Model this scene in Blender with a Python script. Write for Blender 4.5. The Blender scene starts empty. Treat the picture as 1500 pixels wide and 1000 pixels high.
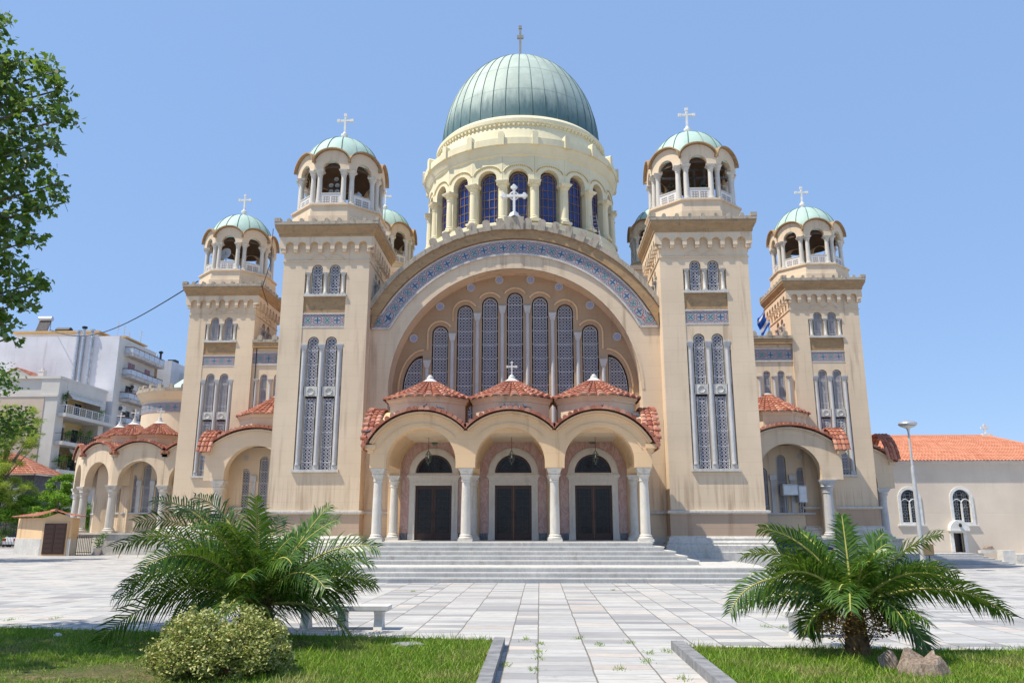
import bpy, math, random
import numpy as np
from math import pi, sin, cos, radians, sqrt, atan2, acos, asin
from mathutils import Vector, Matrix
from mathutils.geometry import tessellate_polygon

S = bpy.context.scene
COL = S.collection
# ------------------------------------------------------------------ camera
cd = bpy.data.cameras.new("camera"); cam = bpy.data.objects.new("camera", cd); COL.objects.link(cam)
cd.sensor_width = 36; cd.lens = 27.9; cd.clip_start = 0.1; cd.clip_end = 3000
cam.location = (1.239, -39.003, 1.85)
cam.rotation_euler = (radians(90 + 13.258), 0, radians(1.942))
S.camera = cam
# ------------------------------------------------------------------ sky, sun, exposure
SUN = Vector((-1.0, -0.43, 1.9)).normalized()
el = asin(SUN.z); az = atan2(SUN.x, SUN.y)
W = bpy.data.worlds.new("World"); S.world = W; W.use_nodes = True
nt = W.node_tree; sky = nt.nodes.new("ShaderNodeTexSky"); sky.sky_type = 'NISHITA'
sky.sun_disc = False; sky.sun_elevation = el; sky.sun_rotation = az % (2 * pi)
sky.altitude = 0; sky.air_density = 1.0; sky.dust_density = 0.2; sky.ozone_density = 3.0
mxs = nt.nodes.new("ShaderNodeMix"); mxs.data_type = 'RGBA'; mxs.inputs[0].default_value = 0.84
mxs.inputs[7].default_value = (0.85, 1.37, 2.38, 1); nt.links.new(sky.outputs[0], mxs.inputs[6])   # clear, even blue of a hazeless noon
nt.links.new(mxs.outputs[2], nt.nodes["Background"].inputs[0]); nt.nodes["Background"].inputs[1].default_value = 0.15
sl = bpy.data.lights.new("sun", 'SUN'); sl.energy = 2.8; sl.angle = radians(0.5); sl.color = (1, 0.93, 0.80)
so = bpy.data.objects.new("sun", sl); COL.objects.link(so); so.location = (-40, -10, 76)
so.rotation_euler = SUN.to_track_quat('Z', 'Y').to_euler()
S.view_settings.view_transform = 'Standard'; S.view_settings.look = 'None'
S.view_settings.gamma = 1; S.view_settings.exposure = 1.1
S.cycles.max_bounces = 6; S.cycles.diffuse_bounces = 4; S.cycles.transparent_max_bounces = 4

# ------------------------------------------------------------------ node helper
class NT:
    def __init__(s, name, rough=0.85, spec=0.3, metal=0.0):
        s.mat = bpy.data.materials.new(name); s.mat.use_nodes = True
        s.t = s.mat.node_tree; s.b = s.t.nodes["Principled BSDF"]
        s.b.inputs["Roughness"].default_value = rough
        s.b.inputs["Specular IOR Level"].default_value = spec
        s.b.inputs["Metallic"].default_value = metal
    def n(s, typ, **kw):
        n = s.t.nodes.new(typ)
        for k, v in kw.items(): setattr(n, k, v)
        return n
    def l(s, a, b): s.t.links.new(a, b)
    def put(s, inp, v):
        if hasattr(v, "default_value") or hasattr(v, "links"): s.l(v, inp)
        else: inp.default_value = v
    def m(s, op, a, b=None, c=None):
        n = s.n("ShaderNodeMath", operation=op)
        for i, v in enumerate((a, b, c)):
            if v is not None: s.put(n.inputs[i], v)
        return n.outputs[0]
    def pos(s): return s.n("ShaderNodeNewGeometry").outputs["Position"]
    def obj(s): return s.n("ShaderNodeTexCoord").outputs["Object"]
    def uv(s): return s.n("ShaderNodeTexCoord").outputs["UV"]
    def xyz(s, v):
        n = s.n("ShaderNodeSeparateXYZ"); s.l(v, n.inputs[0]); return n.outputs
    def comb(s, x, y, z=0.0):
        n = s.n("ShaderNodeCombineXYZ")
        for i, v in enumerate((x, y, z)): s.put(n.inputs[i], v)
        return n.outputs[0]
    def mapv(s, v, sc):
        n = s.n("ShaderNodeMapping"); s.l(v, n.inputs[0]); n.inputs["Scale"].default_value = sc; return n.outputs[0]
    def noise(s, v, scale, detail=3, rough=0.55, dist=0.0):
        n = s.n("ShaderNodeTexNoise"); s.l(v, n.inputs["Vector"])
        n.inputs["Scale"].default_value = scale; n.inputs["Detail"].default_value = detail
        n.inputs["Roughness"].default_value = rough; n.inputs["Distortion"].default_value = dist
        return n.outputs["Fac"]
    def white(s, v):
        n = s.n("ShaderNodeTexWhiteNoise"); s.l(v, n.inputs["Vector"]); return n.outputs["Value"]
    def ramp(s, f, stops):
        n = s.n("ShaderNodeValToRGB"); s.put(n.inputs[0], f); e = n.color_ramp.elements
        while len(e) < len(stops): e.new(0.5)
        for q, (p, c) in zip(e, stops):
            q.position = p; q.color = (*c, 1) if len(c) == 3 else c
        return n.outputs[0]
    def sm(s, v, a, b):
        n = s.n("ShaderNodeMapRange", interpolation_type='SMOOTHSTEP'); s.put(n.inputs[0], v)
        n.inputs[1].default_value = a; n.inputs[2].default_value = b; return n.outputs[0]
    def mix(s, f, a, b, mode='MIX'):
        n = s.n("ShaderNodeMix", data_type='RGBA', blend_type=mode)
        s.put(n.inputs[0], f)
        for i, v in ((6, a), (7, b)):
            if isinstance(v, tuple): n.inputs[i].default_value = (*v, 1) if len(v) == 3 else v
            else: s.l(v, n.inputs[i])
        return n.outputs[2]
    def col(s, c): s.put(s.b.inputs["Base Color"], (*c, 1) if isinstance(c, tuple) else c)
    def bump(s, h, strength=0.3, dist=0.02):
        n = s.n("ShaderNodeBump"); n.inputs["Strength"].default_value = strength; n.inputs["Distance"].default_value = dist
        s.put(n.inputs["Height"], h); s.l(n.outputs[0], s.b.inputs["Normal"])
    def rough(s, v): s.put(s.b.inputs["Roughness"], v)

def plain(name, c, rough=0.8, spec=0.3, metal=0.0, var=0.12, scale=3.0, bump=0.0):
    t = NT(name, rough, spec, metal); p = t.obj(); f = t.noise(p, scale, 4)
    t.col(t.ramp(f, [(0.3, tuple(x * (1 - var) for x in c)), (0.7, tuple(min(1, x * (1 + var)) for x in c))]))
    if bump: t.bump(t.noise(p, scale * 12, 3), bump, 0.01)
    return t.mat

def plaster(name, c, stain=(0.30, 0.20, 0.13), amount=0.5, course=0.62, joint=0.2, grime=None):
    t = NT(name, 0.92, 0.15); p = t.pos(); x = t.xyz(p)
    big = t.noise(p, 0.35, 4); fine = t.noise(p, 9, 4)
    base = t.ramp(big, [(0.3, tuple(v * 0.90 for v in c)), (0.7, tuple(v * 1.07 for v in c))])
    xy = t.m('ADD', x[0], t.m('MULTIPLY', x[1], 0.83))
    row = t.m('FLOOR', t.m('DIVIDE', x[2], course)); off = t.m('MULTIPLY', t.m('MODULO', row, 2), 0.6)
    fz = t.m('ABSOLUTE', t.m('SUBTRACT', t.m('FRACT', t.m('DIVIDE', x[2], course)), 0.5))
    u = t.m('DIVIDE', t.m('ADD', xy, off), 1.2)
    fx = t.m('ABSOLUTE', t.m('SUBTRACT', t.m('FRACT', u), 0.5))
    jz = t.sm(fz, 0.478, 0.495); jx = t.sm(fx, 0.489, 0.498)
    jt = t.m('MAXIMUM', jz, t.m('MULTIPLY', jx, 0.7))
    blk = t.white(t.comb(t.m('FLOOR', u), row, 0.0))
    base = t.mix(t.m('MULTIPLY', blk, 0.10), base, tuple(v * 0.75 for v in c))
    st = t.noise(t.mapv(p, (2.2, 2.2, 0.16)), 1.0, 5, 0.62)
    patch = t.noise(p, 0.22, 3)
    sf = t.m('MULTIPLY', t.m('MULTIPLY', t.sm(st, 0.50, 0.72), t.sm(patch, 0.38, 0.62)), amount)
    base = t.mix(sf, base, stain)
    if grime:      # rain-washed streaks on the wall zone under the tall windows, and under the upper ledges
        dr = t.noise(t.mapv(p, (5.5, 5.5, 0.22)), 1.0, 5, 0.6)
        zn = t.m('MULTIPLY', t.sm(x[2], grime[0] - .1, grime[0] + .5), t.m('SUBTRACT', 1.0, t.sm(x[2], grime[1] - .9, grime[1])))
        base = t.mix(t.m('MULTIPLY', t.m('MULTIPLY', t.sm(dr, 0.46, 0.66), zn), 0.5), base, (0.36, 0.25, 0.17))
    base = t.mix(t.m('MULTIPLY', fine, 0.12), base, tuple(v * 0.6 for v in c))
    base = t.mix(t.m('MULTIPLY', jt, joint), base, tuple(v * 0.45 for v in c))
    t.col(base)
    t.bump(t.m('SUBTRACT', t.m('MULTIPLY', t.noise(p, 22, 4), 0.5), jt), 0.22, 0.012)
    return t.mat

def marble(name, c=(0.72, 0.71, 0.69), vein=(0.42, 0.42, 0.44), amt=0.5, rough=0.5, sc=1.3):
    t = NT(name, rough, 0.4); p = t.pos()
    f = t.noise(t.mapv(p, (1.6, 1.6, 0.7)), sc, 6, 0.65, 1.6)
    v = t.m('SUBTRACT', 1.0, t.sm(t.m('ABSOLUTE', t.m('SUBTRACT', f, 0.5)), 0.0, 0.07))
    b = t.ramp(t.noise(p, 0.8, 4), [(0.3, tuple(x * 0.86 for x in c)), (0.7, c)])
    b = t.mix(t.m('MULTIPLY', v, amt), b, vein)
    dirt = t.sm(t.noise(t.mapv(p, (1.5, 1.5, 0.3)), 1.7, 5, 0.65), 0.52, 0.8)
    t.col(t.mix(t.m('MULTIPLY', dirt, 0.55), b, (0.30, 0.25, 0.19)))
    return t.mat

MT = {}
MT['wall'] = plaster('wall_plaster', (0.70, 0.56, 0.405), (0.32, 0.225, 0.15), 0.7, grime=(2.6, 4.6))
MT['porch'] = plaster('porch_plaster', (0.74, 0.515, 0.305), (0.34, 0.21, 0.10), 0.6)
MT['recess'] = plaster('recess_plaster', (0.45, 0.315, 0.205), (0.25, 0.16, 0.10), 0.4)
MT['band'] = plaster('stained_band', (0.46, 0.34, 0.25), (0.30, 0.20, 0.14), 0.7)
MT['yellow'] = plaster('pale_yellow_plaster', (0.76, 0.69, 0.48), (0.62, 0.47, 0.22), 0.35, 0.55, 0.12)
MT['white_marble'] = marble('white_marble', (0.60, 0.575, 0.53), (0.36, 0.34, 0.31), 0.5)
MT['grey_marble'] = marble('grey_marble', (0.54, 0.53, 0.52), (0.38, 0.38, 0.40), 0.4)
MT['col_marble'] = marble('column_marble', (0.64, 0.60, 0.53), (0.47, 0.42, 0.37), 0.35)
MT['step'] = marble('step_marble', (0.62, 0.60, 0.56), (0.42, 0.40, 0.37), 0.4, 0.6)
MT['pink'] = marble('pink_marble', (0.46, 0.27, 0.23), (0.55, 0.42, 0.38), 0.7, 0.35, 1.8)
MT['darkmarble'] = marble('dark_marble', (0.10, 0.11, 0.13), (0.25, 0.26, 0.28), 0.5, 0.3)

t = NT('weathered_cornice', 0.95, 0.1); p = t.pos()
f = t.noise(t.mapv(p, (1, 1, 2.5)), 1.4, 6, 0.7); g = t.noise(p, 5, 4, 0.7)
c = t.ramp(f, [(0.35, (0.43, 0.285, 0.155)), (0.6, (0.34, 0.225, 0.125))])
t.col(t.mix(t.m('MULTIPLY', t.sm(g, 0.5, 0.75), 0.65), c, (0.13, 0.12, 0.10)))
t.bump(g, 0.2, 0.02); MT['cornice'] = t.mat
t = NT('weathered_concrete', 0.95, 0.1); p = t.pos()
f = t.noise(p, 2.2, 6, 0.7); g = t.noise(t.mapv(p, (3, 3, 0.8)), 2.0, 5, 0.7)
c = t.ramp(f, [(0.3, (0.46, 0.40, 0.32)), (0.65, (0.35, 0.30, 0.24))])
t.col(t.mix(t.m('MULTIPLY', t.sm(g, 0.48, 0.7), 0.7), c, (0.12, 0.115, 0.10)))
t.bump(f, 0.2, 0.02); MT['concrete'] = t.mat

def copper(name, streak=True, light=(0.36, 0.56, 0.47)):
    t = NT(name, 0.62, 0.3); p = t.pos(); x = t.xyz(t.obj())
    f = t.noise(p, 1.1, 5, 0.6)
    c = t.ramp(f, [(0.3, tuple(v * 0.78 for v in light)), (0.7, light)])
    a = t.m('ARCTAN2', x[0], x[1])
    seg = t.white(t.comb(t.m('FLOOR', t.m('MULTIPLY', a, 40 / (2 * pi))), t.m('FLOOR', t.m('MULTIPLY', x[2], 0.55)), 0))
    c = t.mix(t.m('MULTIPLY', seg, 0.35), c, tuple(v * 0.62 for v in light))
    if streak:
        s = t.noise(t.comb(t.m('MULTIPLY', a, 9), 0.0, t.m('MULTIPLY', x[2], 0.35)), 1.6, 5, 0.65)
        low = t.m('SUBTRACT', 1.0, t.sm(t.m('ADD', x[2], t.m('MULTIPLY', s, 3.0)), 1.6, 4.4))
        c = t.mix(t.m('MULTIPLY', low, 0.95), c, (0.065, 0.135, 0.15))
        rl = t.sm(t.m('ABSOLUTE', t.m('SUBTRACT', t.m('FRACT', t.m('DIVIDE', x[2], 2.15)), 0.5)), 0.47, 0.49)
        c = t.mix(t.m('MULTIPLY', rl, 0.4), c, (0.12, 0.2, 0.2))
    else:
        s = t.noise(t.comb(t.m('MULTIPLY', a, 5), 0.0, t.m('MULTIPLY', x[2], 0.3)), 2.0, 4, 0.6)
        c = t.mix(t.m('MULTIPLY', t.sm(s, 0.55, 0.8), 0.5), c, (0.2, 0.37, 0.33))
    t.col(c); t.bump(t.noise(p, 2.0, 4), 0.25, 0.05); return t.mat
MT['copper'] = copper('green_copper', True, (0.50, 0.58, 0.50)); MT['copper2'] = copper('pale_green_copper', False, (0.48, 0.64, 0.55))

def tilemat(name, cols, dirt=0.4):
    t = NT(name, 0.9, 0.15); u = t.uv(); x = t.xyz(u)
    w = t.white(t.comb(t.m('FLOOR', x[0]), t.m('FLOOR', x[1]), 0.0))
    n = len(cols)
    c = t.ramp(w, [(i / (n - 1), q) for i, q in enumerate(cols)])
    p = t.pos(); d = t.sm(t.noise(p, 3.5, 5, 0.7), 0.5, 0.72)
    c = t.mix(t.m('MULTIPLY', d, dirt), c, (0.12, 0.055, 0.045))
    ep = t.sm(t.m('FRACT', x[1]), 0.86, 1.0)
    c = t.mix(t.m('MULTIPLY', t.sm(t.noise(p, 11, 3), 0.55, 0.7), 0.35), c, (0.55, 0.40, 0.30))
    t.col(c); return t.mat
MT['tile'] = tilemat('old_clay_tile', [(0.29, 0.095, 0.06), (0.42, 0.17, 0.11), (0.35, 0.125, 0.08), (0.50, 0.255, 0.18), (0.24, 0.075, 0.05)])
MT['tile_new'] = tilemat('orange_clay_tile', [(0.52, 0.21, 0.125), (0.60, 0.27, 0.17), (0.55, 0.23, 0.14), (0.48, 0.185, 0.11)], 0.25)

# white tracery over dark glass; uv in metres
t = NT('tracery_glass', 0.5, 0.12); x = t.xyz(t.uv()); s_ = 0.175
def cellp(off):
    a = t.m('SUBTRACT', t.m('FRACT', t.m('ADD', t.m('DIVIDE', x[0], s_), off)), 0.5)
    b = t.m('SUBTRACT', t.m('FRACT', t.m('ADD', t.m('DIVIDE', x[1], s_), off)), 0.5)
    d = t.m('SQRT', t.m('ADD', t.m('MULTIPLY', a, a), t.m('MULTIPLY', b, b)))
    return a, b, d
a1, b1, d1 = cellp(0.5); a2, b2, d2 = cellp(0.0)
r1 = t.m('LESS_THAN', t.m('ABSOLUTE', t.m('SUBTRACT', d1, 0.40)), 0.048)
r2 = t.m('LESS_THAN', t.m('ABSOLUTE', t.m('SUBTRACT', d2, 0.40)), 0.036)
r3 = t.m('LESS_THAN', d1, 0.12)
br = t.m('LESS_THAN', t.m('ABSOLUTE', t.m('SUBTRACT', t.m('FRACT', t.m('DIVIDE', x[1], 0.74)), 0.5)), 0.02)
mk = t.m('MAXIMUM', t.m('MAXIMUM', r1, r2), t.m('MAXIMUM', r3, br))
gl = t.mix(t.white(t.comb(t.m('FLOOR', t.m('DIVIDE', x[0], s_ / 2)), t.m('FLOOR', t.m('DIVIDE', x[1], s_ / 2)), 0)), (0.012, 0.014, 0.035), (0.035, 0.03, 0.05))
t.col(t.mix(mk, gl, (0.58, 0.565, 0.58))); t.bump(mk, 0.6, 0.02)
t.rough(t.m('ADD', 0.2, t.m('MULTIPLY', mk, 0.6))); MT['lattice'] = t.mat
MT['darkglass'] = plain('dark_window_recess', (0.02, 0.012, 0.014), 0.5, 0.15)

# mosaic: v in 0..1 over the band's height, u in band heights
t = NT('mosaic_tiles', 0.45, 0.4); x = t.xyz(t.uv())
xu = t.m('MULTIPLY', x[0], 1.25); pa = t.m('MULTIPLY', t.m('SUBTRACT', t.m('FRACT', xu), 0.5), 0.8); pb = t.m('SUBTRACT', x[1], 0.5)
d = t.m('SQRT', t.m('ADD', t.m('MULTIPLY', pa, pa), t.m('MULTIPLY', pb, pb)))
par = t.m('MODULO', t.m('FLOOR', xu), 2.0)
LT = lambda a, b: t.m('LESS_THAN', a, b)
A, B = t.m('ABSOLUTE', pa), t.m('ABSOLUTE', pb)
cross = t.m('MULTIPLY', LT(d, 0.27), t.m('MAXIMUM', LT(A, 0.055), LT(B, 0.055)))
diag = t.m('MULTIPLY', LT(d, 0.25), t.m('MAXIMUM', LT(t.m('ABSOLUTE', t.m('SUBTRACT', A, B)), 0.06), t.m('GREATER_THAN', d, 0.21)))
cc = t.mix(t.white(t.comb(t.m('FLOOR', t.m('MULTIPLY', x[0], 18)), t.m('FLOOR', t.m('MULTIPLY', x[1], 18)), 0)), (0.33, 0.32, 0.36), (0.46, 0.45, 0.48))
cor = LT(t.m('ABSOLUTE', t.m('SUBTRACT', t.m('SQRT', t.m('ADD', t.m('POWER', t.m('SUBTRACT', A, 0.4), 2.0), t.m('POWER', t.m('SUBTRACT', B, 0.5), 2.0))), 0.16)), 0.035)
cc = t.mix(cor, cc, (0.10, 0.22, 0.24))
cc = t.mix(LT(t.m('ABSOLUTE', t.m('SUBTRACT', d, 0.35)), 0.035), cc, (0.27, 0.10, 0.09))
cc = t.mix(LT(d, 0.31), cc, (0.30, 0.37, 0.40))
cc = t.mix(t.m('MULTIPLY', cross, t.m('SUBTRACT', 1.0, par)), cc, (0.035, 0.07, 0.17))
cc = t.mix(t.m('MULTIPLY', diag, par), cc, (0.06, 0.15, 0.15))
dot = t.m('MULTIPLY', t.m('GREATER_THAN', A, 0.365), LT(B, 0.05))
cc = t.mix(dot, cc, (0.55, 0.48, 0.46))
cc = t.mix(t.m('MULTIPLY', t.m('GREATER_THAN', A, 0.345), LT(t.m('ABSOLUTE', t.m('SUBTRACT', B, 0.085)), 0.03)), cc, (0.45, 0.12, 0.10))
cc = t.mix(t.m('GREATER_THAN', B, 0.455), cc, (0.33, 0.10, 0.11))
t.col(t.mix(t.m('MULTIPLY', t.noise(t.uv(), 40, 2), 0.35), cc, (0.16, 0.14, 0.15))); MT['mosaic'] = t.mat
# round medallion with uv -1..1
t = NT('medallion', 0.5, 0.4); x = t.xyz(t.uv())
d = t.m('SQRT', t.m('ADD', t.m('MULTIPLY', x[0], x[0]), t.m('MULTIPLY', x[1], x[1])))
an = t.m('ABSOLUTE', t.m('SINE', t.m('MULTIPLY', t.m('ARCTAN2', x[0], x[1]), 4.0)))
cc = t.mix(t.m('MULTIPLY', t.m('GREATER_THAN', an, 0.72), t.m('LESS_THAN', d, 0.6)), (0.58, 0.58, 0.66), (0.06, 0.13, 0.40))
cc = t.mix(t.m('LESS_THAN', t.m('ABSOLUTE', t.m('SUBTRACT', d, 0.7)), 0.05), cc, (0.12, 0.18, 0.4))
cc = t.mix(t.m('GREATER_THAN', d, 0.88), cc, (0.62, 0.56, 0.52))
t.col(cc); MT['medallion'] = t.mat
# pierced balustrade slab
t = NT('pierced_slab', 0.6, 0.3); x = t.xyz(t.uv())
a = t.m('SUBTRACT', t.m('FRACT', t.m('MULTIPLY', x[0], 7.7)), 0.5); b = t.m('SUBTRACT', t.m('FRACT', t.m('MULTIPLY', x[1], 7.7)), 0.5)
d = t.m('SQRT', t.m('ADD', t.m('MULTIPLY', a, a), t.m('MULTIPLY', b, b)))
win = t.m('MULTIPLY', t.m('MULTIPLY', t.m('GREATER_THAN', x[1], 0.14), t.m('LESS_THAN', x[1], 0.50)),
          t.m('MULTIPLY', t.m('GREATER_THAN', t.m('ABSOLUTE', x[0]), 0.04), t.m('LESS_THAN', t.m('ABSOLUTE', x[0]), 0.42)))
hole = t.m('MULTIPLY', win, t.m('LESS_THAN', t.m('ABSOLUTE', t.m('SUBTRACT', d, 0.3)), 0.13))
t.col(t.mix(hole, (0.66, 0.64, 0.62), (0.12, 0.09, 0.07))); MT['pierced'] = t.mat

MT['copper_dark'] = plain('dark_seam', (0.10, 0.17, 0.16), 0.5)
MT['bluepane'] = plain('blue_glass', (0.012, 0.03, 0.17), 0.12, 0.6, var=0.5, scale=0.9)
MT['brown_frame'] = plain('brown_iron_frame', (0.17, 0.12, 0.10), 0.6)
MT['darkwood'] = plain('dark_brown_wood', (0.05, 0.024, 0.016), 0.4, 0.4, scale=6)
MT['bronze'] = plain('bronze', (0.13, 0.16, 0.13), 0.45, 0.5, 0.5)
MT['iron'] = plain('black_iron', (0.02, 0.02, 0.022), 0.5)
MT['galv'] = plain('galvanised_metal', (0.50, 0.52, 0.55), 0.35, 0.5, 0.6)
MT['lampgrey'] = plain('grey_painted_steel', (0.46, 0.47, 0.48), 0.4, 0.4)
MT['offwhite'] = plain('off_white_paint', (0.70, 0.69, 0.66), 0.6)
MT['whitewall'] = plaster('white_render', (0.66, 0.65, 0.68), (0.40, 0.36, 0.33), 0.5, 3.0, 0.05)
MT['creamwall'] = plaster('cream_render', (0.66, 0.61, 0.55), (0.45, 0.36, 0.28), 0.3, 3.0, 0.05)
MT['peachwall'] = plaster('peach_render', (0.60, 0.48, 0.38), (0.45, 0.33, 0.25), 0.3, 3.0, 0.04)
MT['greywall'] = plaster('pale_grey_render', (0.56, 0.56, 0.58), (0.36, 0.33, 0.31), 0.4, 3.0, 0.05)
MT['churchwall'] = plaster('pale_pink_render', (0.74, 0.63, 0.51), (0.50, 0.42, 0.36), 0.45, 3.0, 0.03)
MT['slab'] = plain('stained_concrete_slab', (0.50, 0.44, 0.40), 0.9, 0.1, 0, 0.25, 1.5)
MT['mauve'] = plain('mauve_shutter', (0.30, 0.17, 0.20), 0.7)
MT['glass'] = plain('window_glass', (0.012, 0.014, 0.018), 0.12, 0.28)
MT['balcglass'] = plain('pale_balcony_panel', (0.50, 0.54, 0.60), 0.25, 0.5)
MT['rail'] = plain('brown_rail', (0.16, 0.08, 0.06), 0.5)
MT['yellowwall'] = plain('yellow_inner_wall', (0.62, 0.46, 0.22), 0.9)
MT['paleawning'] = plain('cream_awning', (0.60, 0.56, 0.50), 0.9)
MT['orangeedge'] = plain('ochre_roof_edge', (0.55, 0.34, 0.14), 0.9)
MT['darkstone'] = plain('dark_grey_stone', (0.13, 0.12, 0.12), 0.9, 0.1, 0, 0.3, 4)
MT['kerb'] = plain('grey_kerb_stone', (0.22, 0.22, 0.225), 0.85, 0.2, 0, 0.3, 5, 0.3)
MT['bench'] = plain('bench_marble', (0.60, 0.58, 0.54), 0.6, 0.3, 0, 0.12, 4)
MT['board'] = plain('brown_notice_board', (0.24, 0.18, 0.10), 0.7)
MT['tyre'] = plain('black_rubber', (0.02, 0.02, 0.02), 0.8)
MT['carsilver'] = plain('silver_car_paint', (0.50, 0.52, 0.55), 0.25, 0.5, 0.4, 0.03)
MT['carwhite'] = plain('white_car_paint', (0.72, 0.73, 0.75), 0.25, 0.5, 0.0, 0.03)
MT['carblue'] = plain('dark_blue_car_paint', (0.012, 0.02, 0.07), 0.22, 0.5, 0.2, 0.03)
MT['taillight'] = plain('red_tail_light', (0.45, 0.02, 0.02), 0.3)
MT['flagblue'] = plain('blue_flag_cloth', (0.02, 0.10, 0.45), 0.9)
MT['flagwhite'] = plain('white_flag_cloth', (0.75, 0.75, 0.78), 0.9)
MT['pigeon'] = plain('pigeon_grey', (0.09, 0.10, 0.13), 0.8, var=0.5, scale=20)
MT['finial_metal'] = plain('weathered_finial', (0.28, 0.27, 0.24), 0.5)
MT['soffit'] = plain('brown_soffit', (0.12, 0.08, 0.055), 0.9)

# ------------------------------------------------------------------ mesh helper
class MB:
    def __init__(s): s.v = []; s.f = []; s.uv = []; s.mi = []; s.T = None; s.any = False
    def add(s, vs, fs, mi=0, uvs=None):
        b = len(s.v)
        if s.T is not None: vs = [tuple(s.T @ Vector(p)) for p in vs]
        s.v += [tuple(p) for p in vs]
        for k, f in enumerate(fs):
            s.f.append([b + i for i in f]); s.mi.append(mi)
            s.uv.append(uvs[k] if uvs else None)
        if uvs: s.any = True
        return s
    def box(s, x0, x1, y0, y1, z0, z1, mi=0):
        v = [(x, y, z) for z in (z0, z1) for y in (y0, y1) for x in (x0, x1)]
        return s.add(v, [(0, 2, 3, 1), (4, 5, 7, 6), (0, 1, 5, 4), (2, 6, 7, 3), (0, 4, 6, 2), (1, 3, 7, 5)], mi)
    def plate(s, outer, holes, d0, d1, fn=None, mi=0, back=True, uvc=None):
        fn = fn or (lambda u, v, d: (u, d, v))
        loops = [outer] + list(holes); pts = [q for l in loops for q in l]; n = len(pts)
        tr = tessellate_polygon([[Vector((u, v, 0)) for u, v in l] for l in loops])
        uo, vo = uvc or (0, 0)
        vs = [fn(u, v, d0) for u, v in pts]
        U = lambda f: [(pts[i % n][0] - uo, pts[i % n][1] - vo) for i in f]
        fs = [tuple(q) for q in tr]
        if d1 is not None:
            vs += [fn(u, v, d1) for u, v in pts]
            if back: fs += [(a + n, c + n, b + n) for a, b, c in tr]
            o = 0
            for l in loops:
                k = len(l)
                for i in range(k): j = (i + 1) % k; fs.append((o + i, o + j, o + j + n, o + i + n))
                o += k
        return s.add(vs, fs, mi, [U(f) for f in fs])
    def lathe(s, prof, n=24, cx=0, cy=0, a0=0.0, a1=2 * pi, mi=0, cap=False):
        full = abs(a1 - a0 - 2 * pi) < 1e-6; m = n if full else n + 1
        vs = [(cx + r * sin(a0 + (a1 - a0) * i / n), cy - r * cos(a0 + (a1 - a0) * i / n), z) for r, z in prof for i in range(m)]
        fs = []
        for k in range(len(prof) - 1):
            for i in range(n):
                j = (i + 1) % m if full else i + 1
                fs.append((k * m + i, k * m + j, (k + 1) * m + j, (k + 1) * m + i))
        if cap: fs.append(tuple((len(prof) - 1) * m + i for i in range(m)))
        return s.add(vs, fs, mi)
    def sq(s, prof, mi=0, cx=0, cy=0, top=True):   # square ring profile (half, z)
        vs = [(cx + a * h, cy + b * h, z) for h, z in prof for a, b in ((-1, -1), (1, -1), (1, 1), (-1, 1))]
        fs = [(k * 4 + i, k * 4 + (i + 1) % 4, k * 4 + 4 + (i + 1) % 4, k * 4 + 4 + i) for k in range(len(prof) - 1) for i in range(4)]
        if top: k = (len(prof) - 1) * 4; fs.append((k, k + 1, k + 2, k + 3)); fs.append((3, 2, 1, 0))
        return s.add(vs, fs, mi)
    def tube(s, pts, r, n=6, mi=0, closed=False):
        pts = [Vector(p) for p in pts]; N = len(pts); vs = []; up = Vector((0.01, 0.02, 1))
        for i, p in enumerate(pts):
            d = (pts[min(i + 1, N - 1)] - pts[max(i - 1, 0)])
            if closed: d = pts[(i + 1) % N] - pts[i - 1]
            d = d.normalized() if d.length > 1e-9 else Vector((0, 0, 1))
            a = d.cross(up)
            if a.length < 1e-3: a = d.cross(Vector((1, 0, 0)))
            a.normalize(); b = d.cross(a); rr = r[i] if isinstance(r, (list, tuple)) else r
            vs += [p + (a * cos(2 * pi * k / n) + b * sin(2 * pi * k / n)) * rr for k in range(n)]
        fs = []
        for i in range(N if closed else N - 1):
            q = (i + 1) % N
            fs += [(i * n + k, i * n + (k + 1) % n, q * n + (k + 1) % n, q * n + k) for k in range(n)]
        if not closed: fs += [tuple(range(n)), tuple((N - 1) * n + k for k in range(n))]
        return s.add(vs, fs, mi)
    def tiles(s, P, nu, nv, seg=5, h=0.055, step=0.03, mi=0, drop=0.05):
        us = [(i / (nu * seg)) for i in range(nu * seg + 1)]
        rows = []
        for k in range(nv): rows += [(k / nv, 0.0, k + 0.001), ((k + 1) / nv, 1.0, k + 0.999)]
        vs = []; e = 1e-3
        for (v, st, _) in rows:
            for i, u in enumerate(us):
                u2 = min(max(u, e), 1 - e); v2 = min(max(v, e), 1 - e)
                p = Vector(P(u, v)); du = Vector(P(u2 + e, v2)) - Vector(P(u2 - e, v2)); dv = Vector(P(u2, v2 + e)) - Vector(P(u2, v2 - e))
                nn = du.cross(dv)
                if nn.length < 1e-12: nn = Vector((0, 0, 1))
                nn.normalize()
                if nn.z < 0: nn = -nn
                fr = (i % seg) / seg
                bumph = sqrt(max(0.0, 1 - (2 * fr - 1) ** 2)) * h
                vs.append(p + nn * (bumph + st * step))
        m = len(us); fs = []; uv = []
        for r in range(len(rows) - 1):
            for i in range(m - 1):
                fs.append((r * m + i, r * m + i + 1, (r + 1) * m + i + 1, (r + 1) * m + i))
                c0 = i // seg + 0.01; kk = rows[r][2]; k2 = rows[r + 1][2] if r % 2 == 0 else kk
                uv.append([(c0 + (i % seg) / seg * 0.98, kk), (c0 + ((i % seg) + 1) / seg * 0.98, kk), (c0 + ((i % seg) + 1) / seg * 0.98, k2), (c0 + (i % seg) / seg * 0.98, k2)])
        # eave lip
        b = len(vs); last = (len(rows) - 1) * m
        for i in range(m): vs.append(vs[last + i] - Vector((0, 0, drop)))
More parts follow.
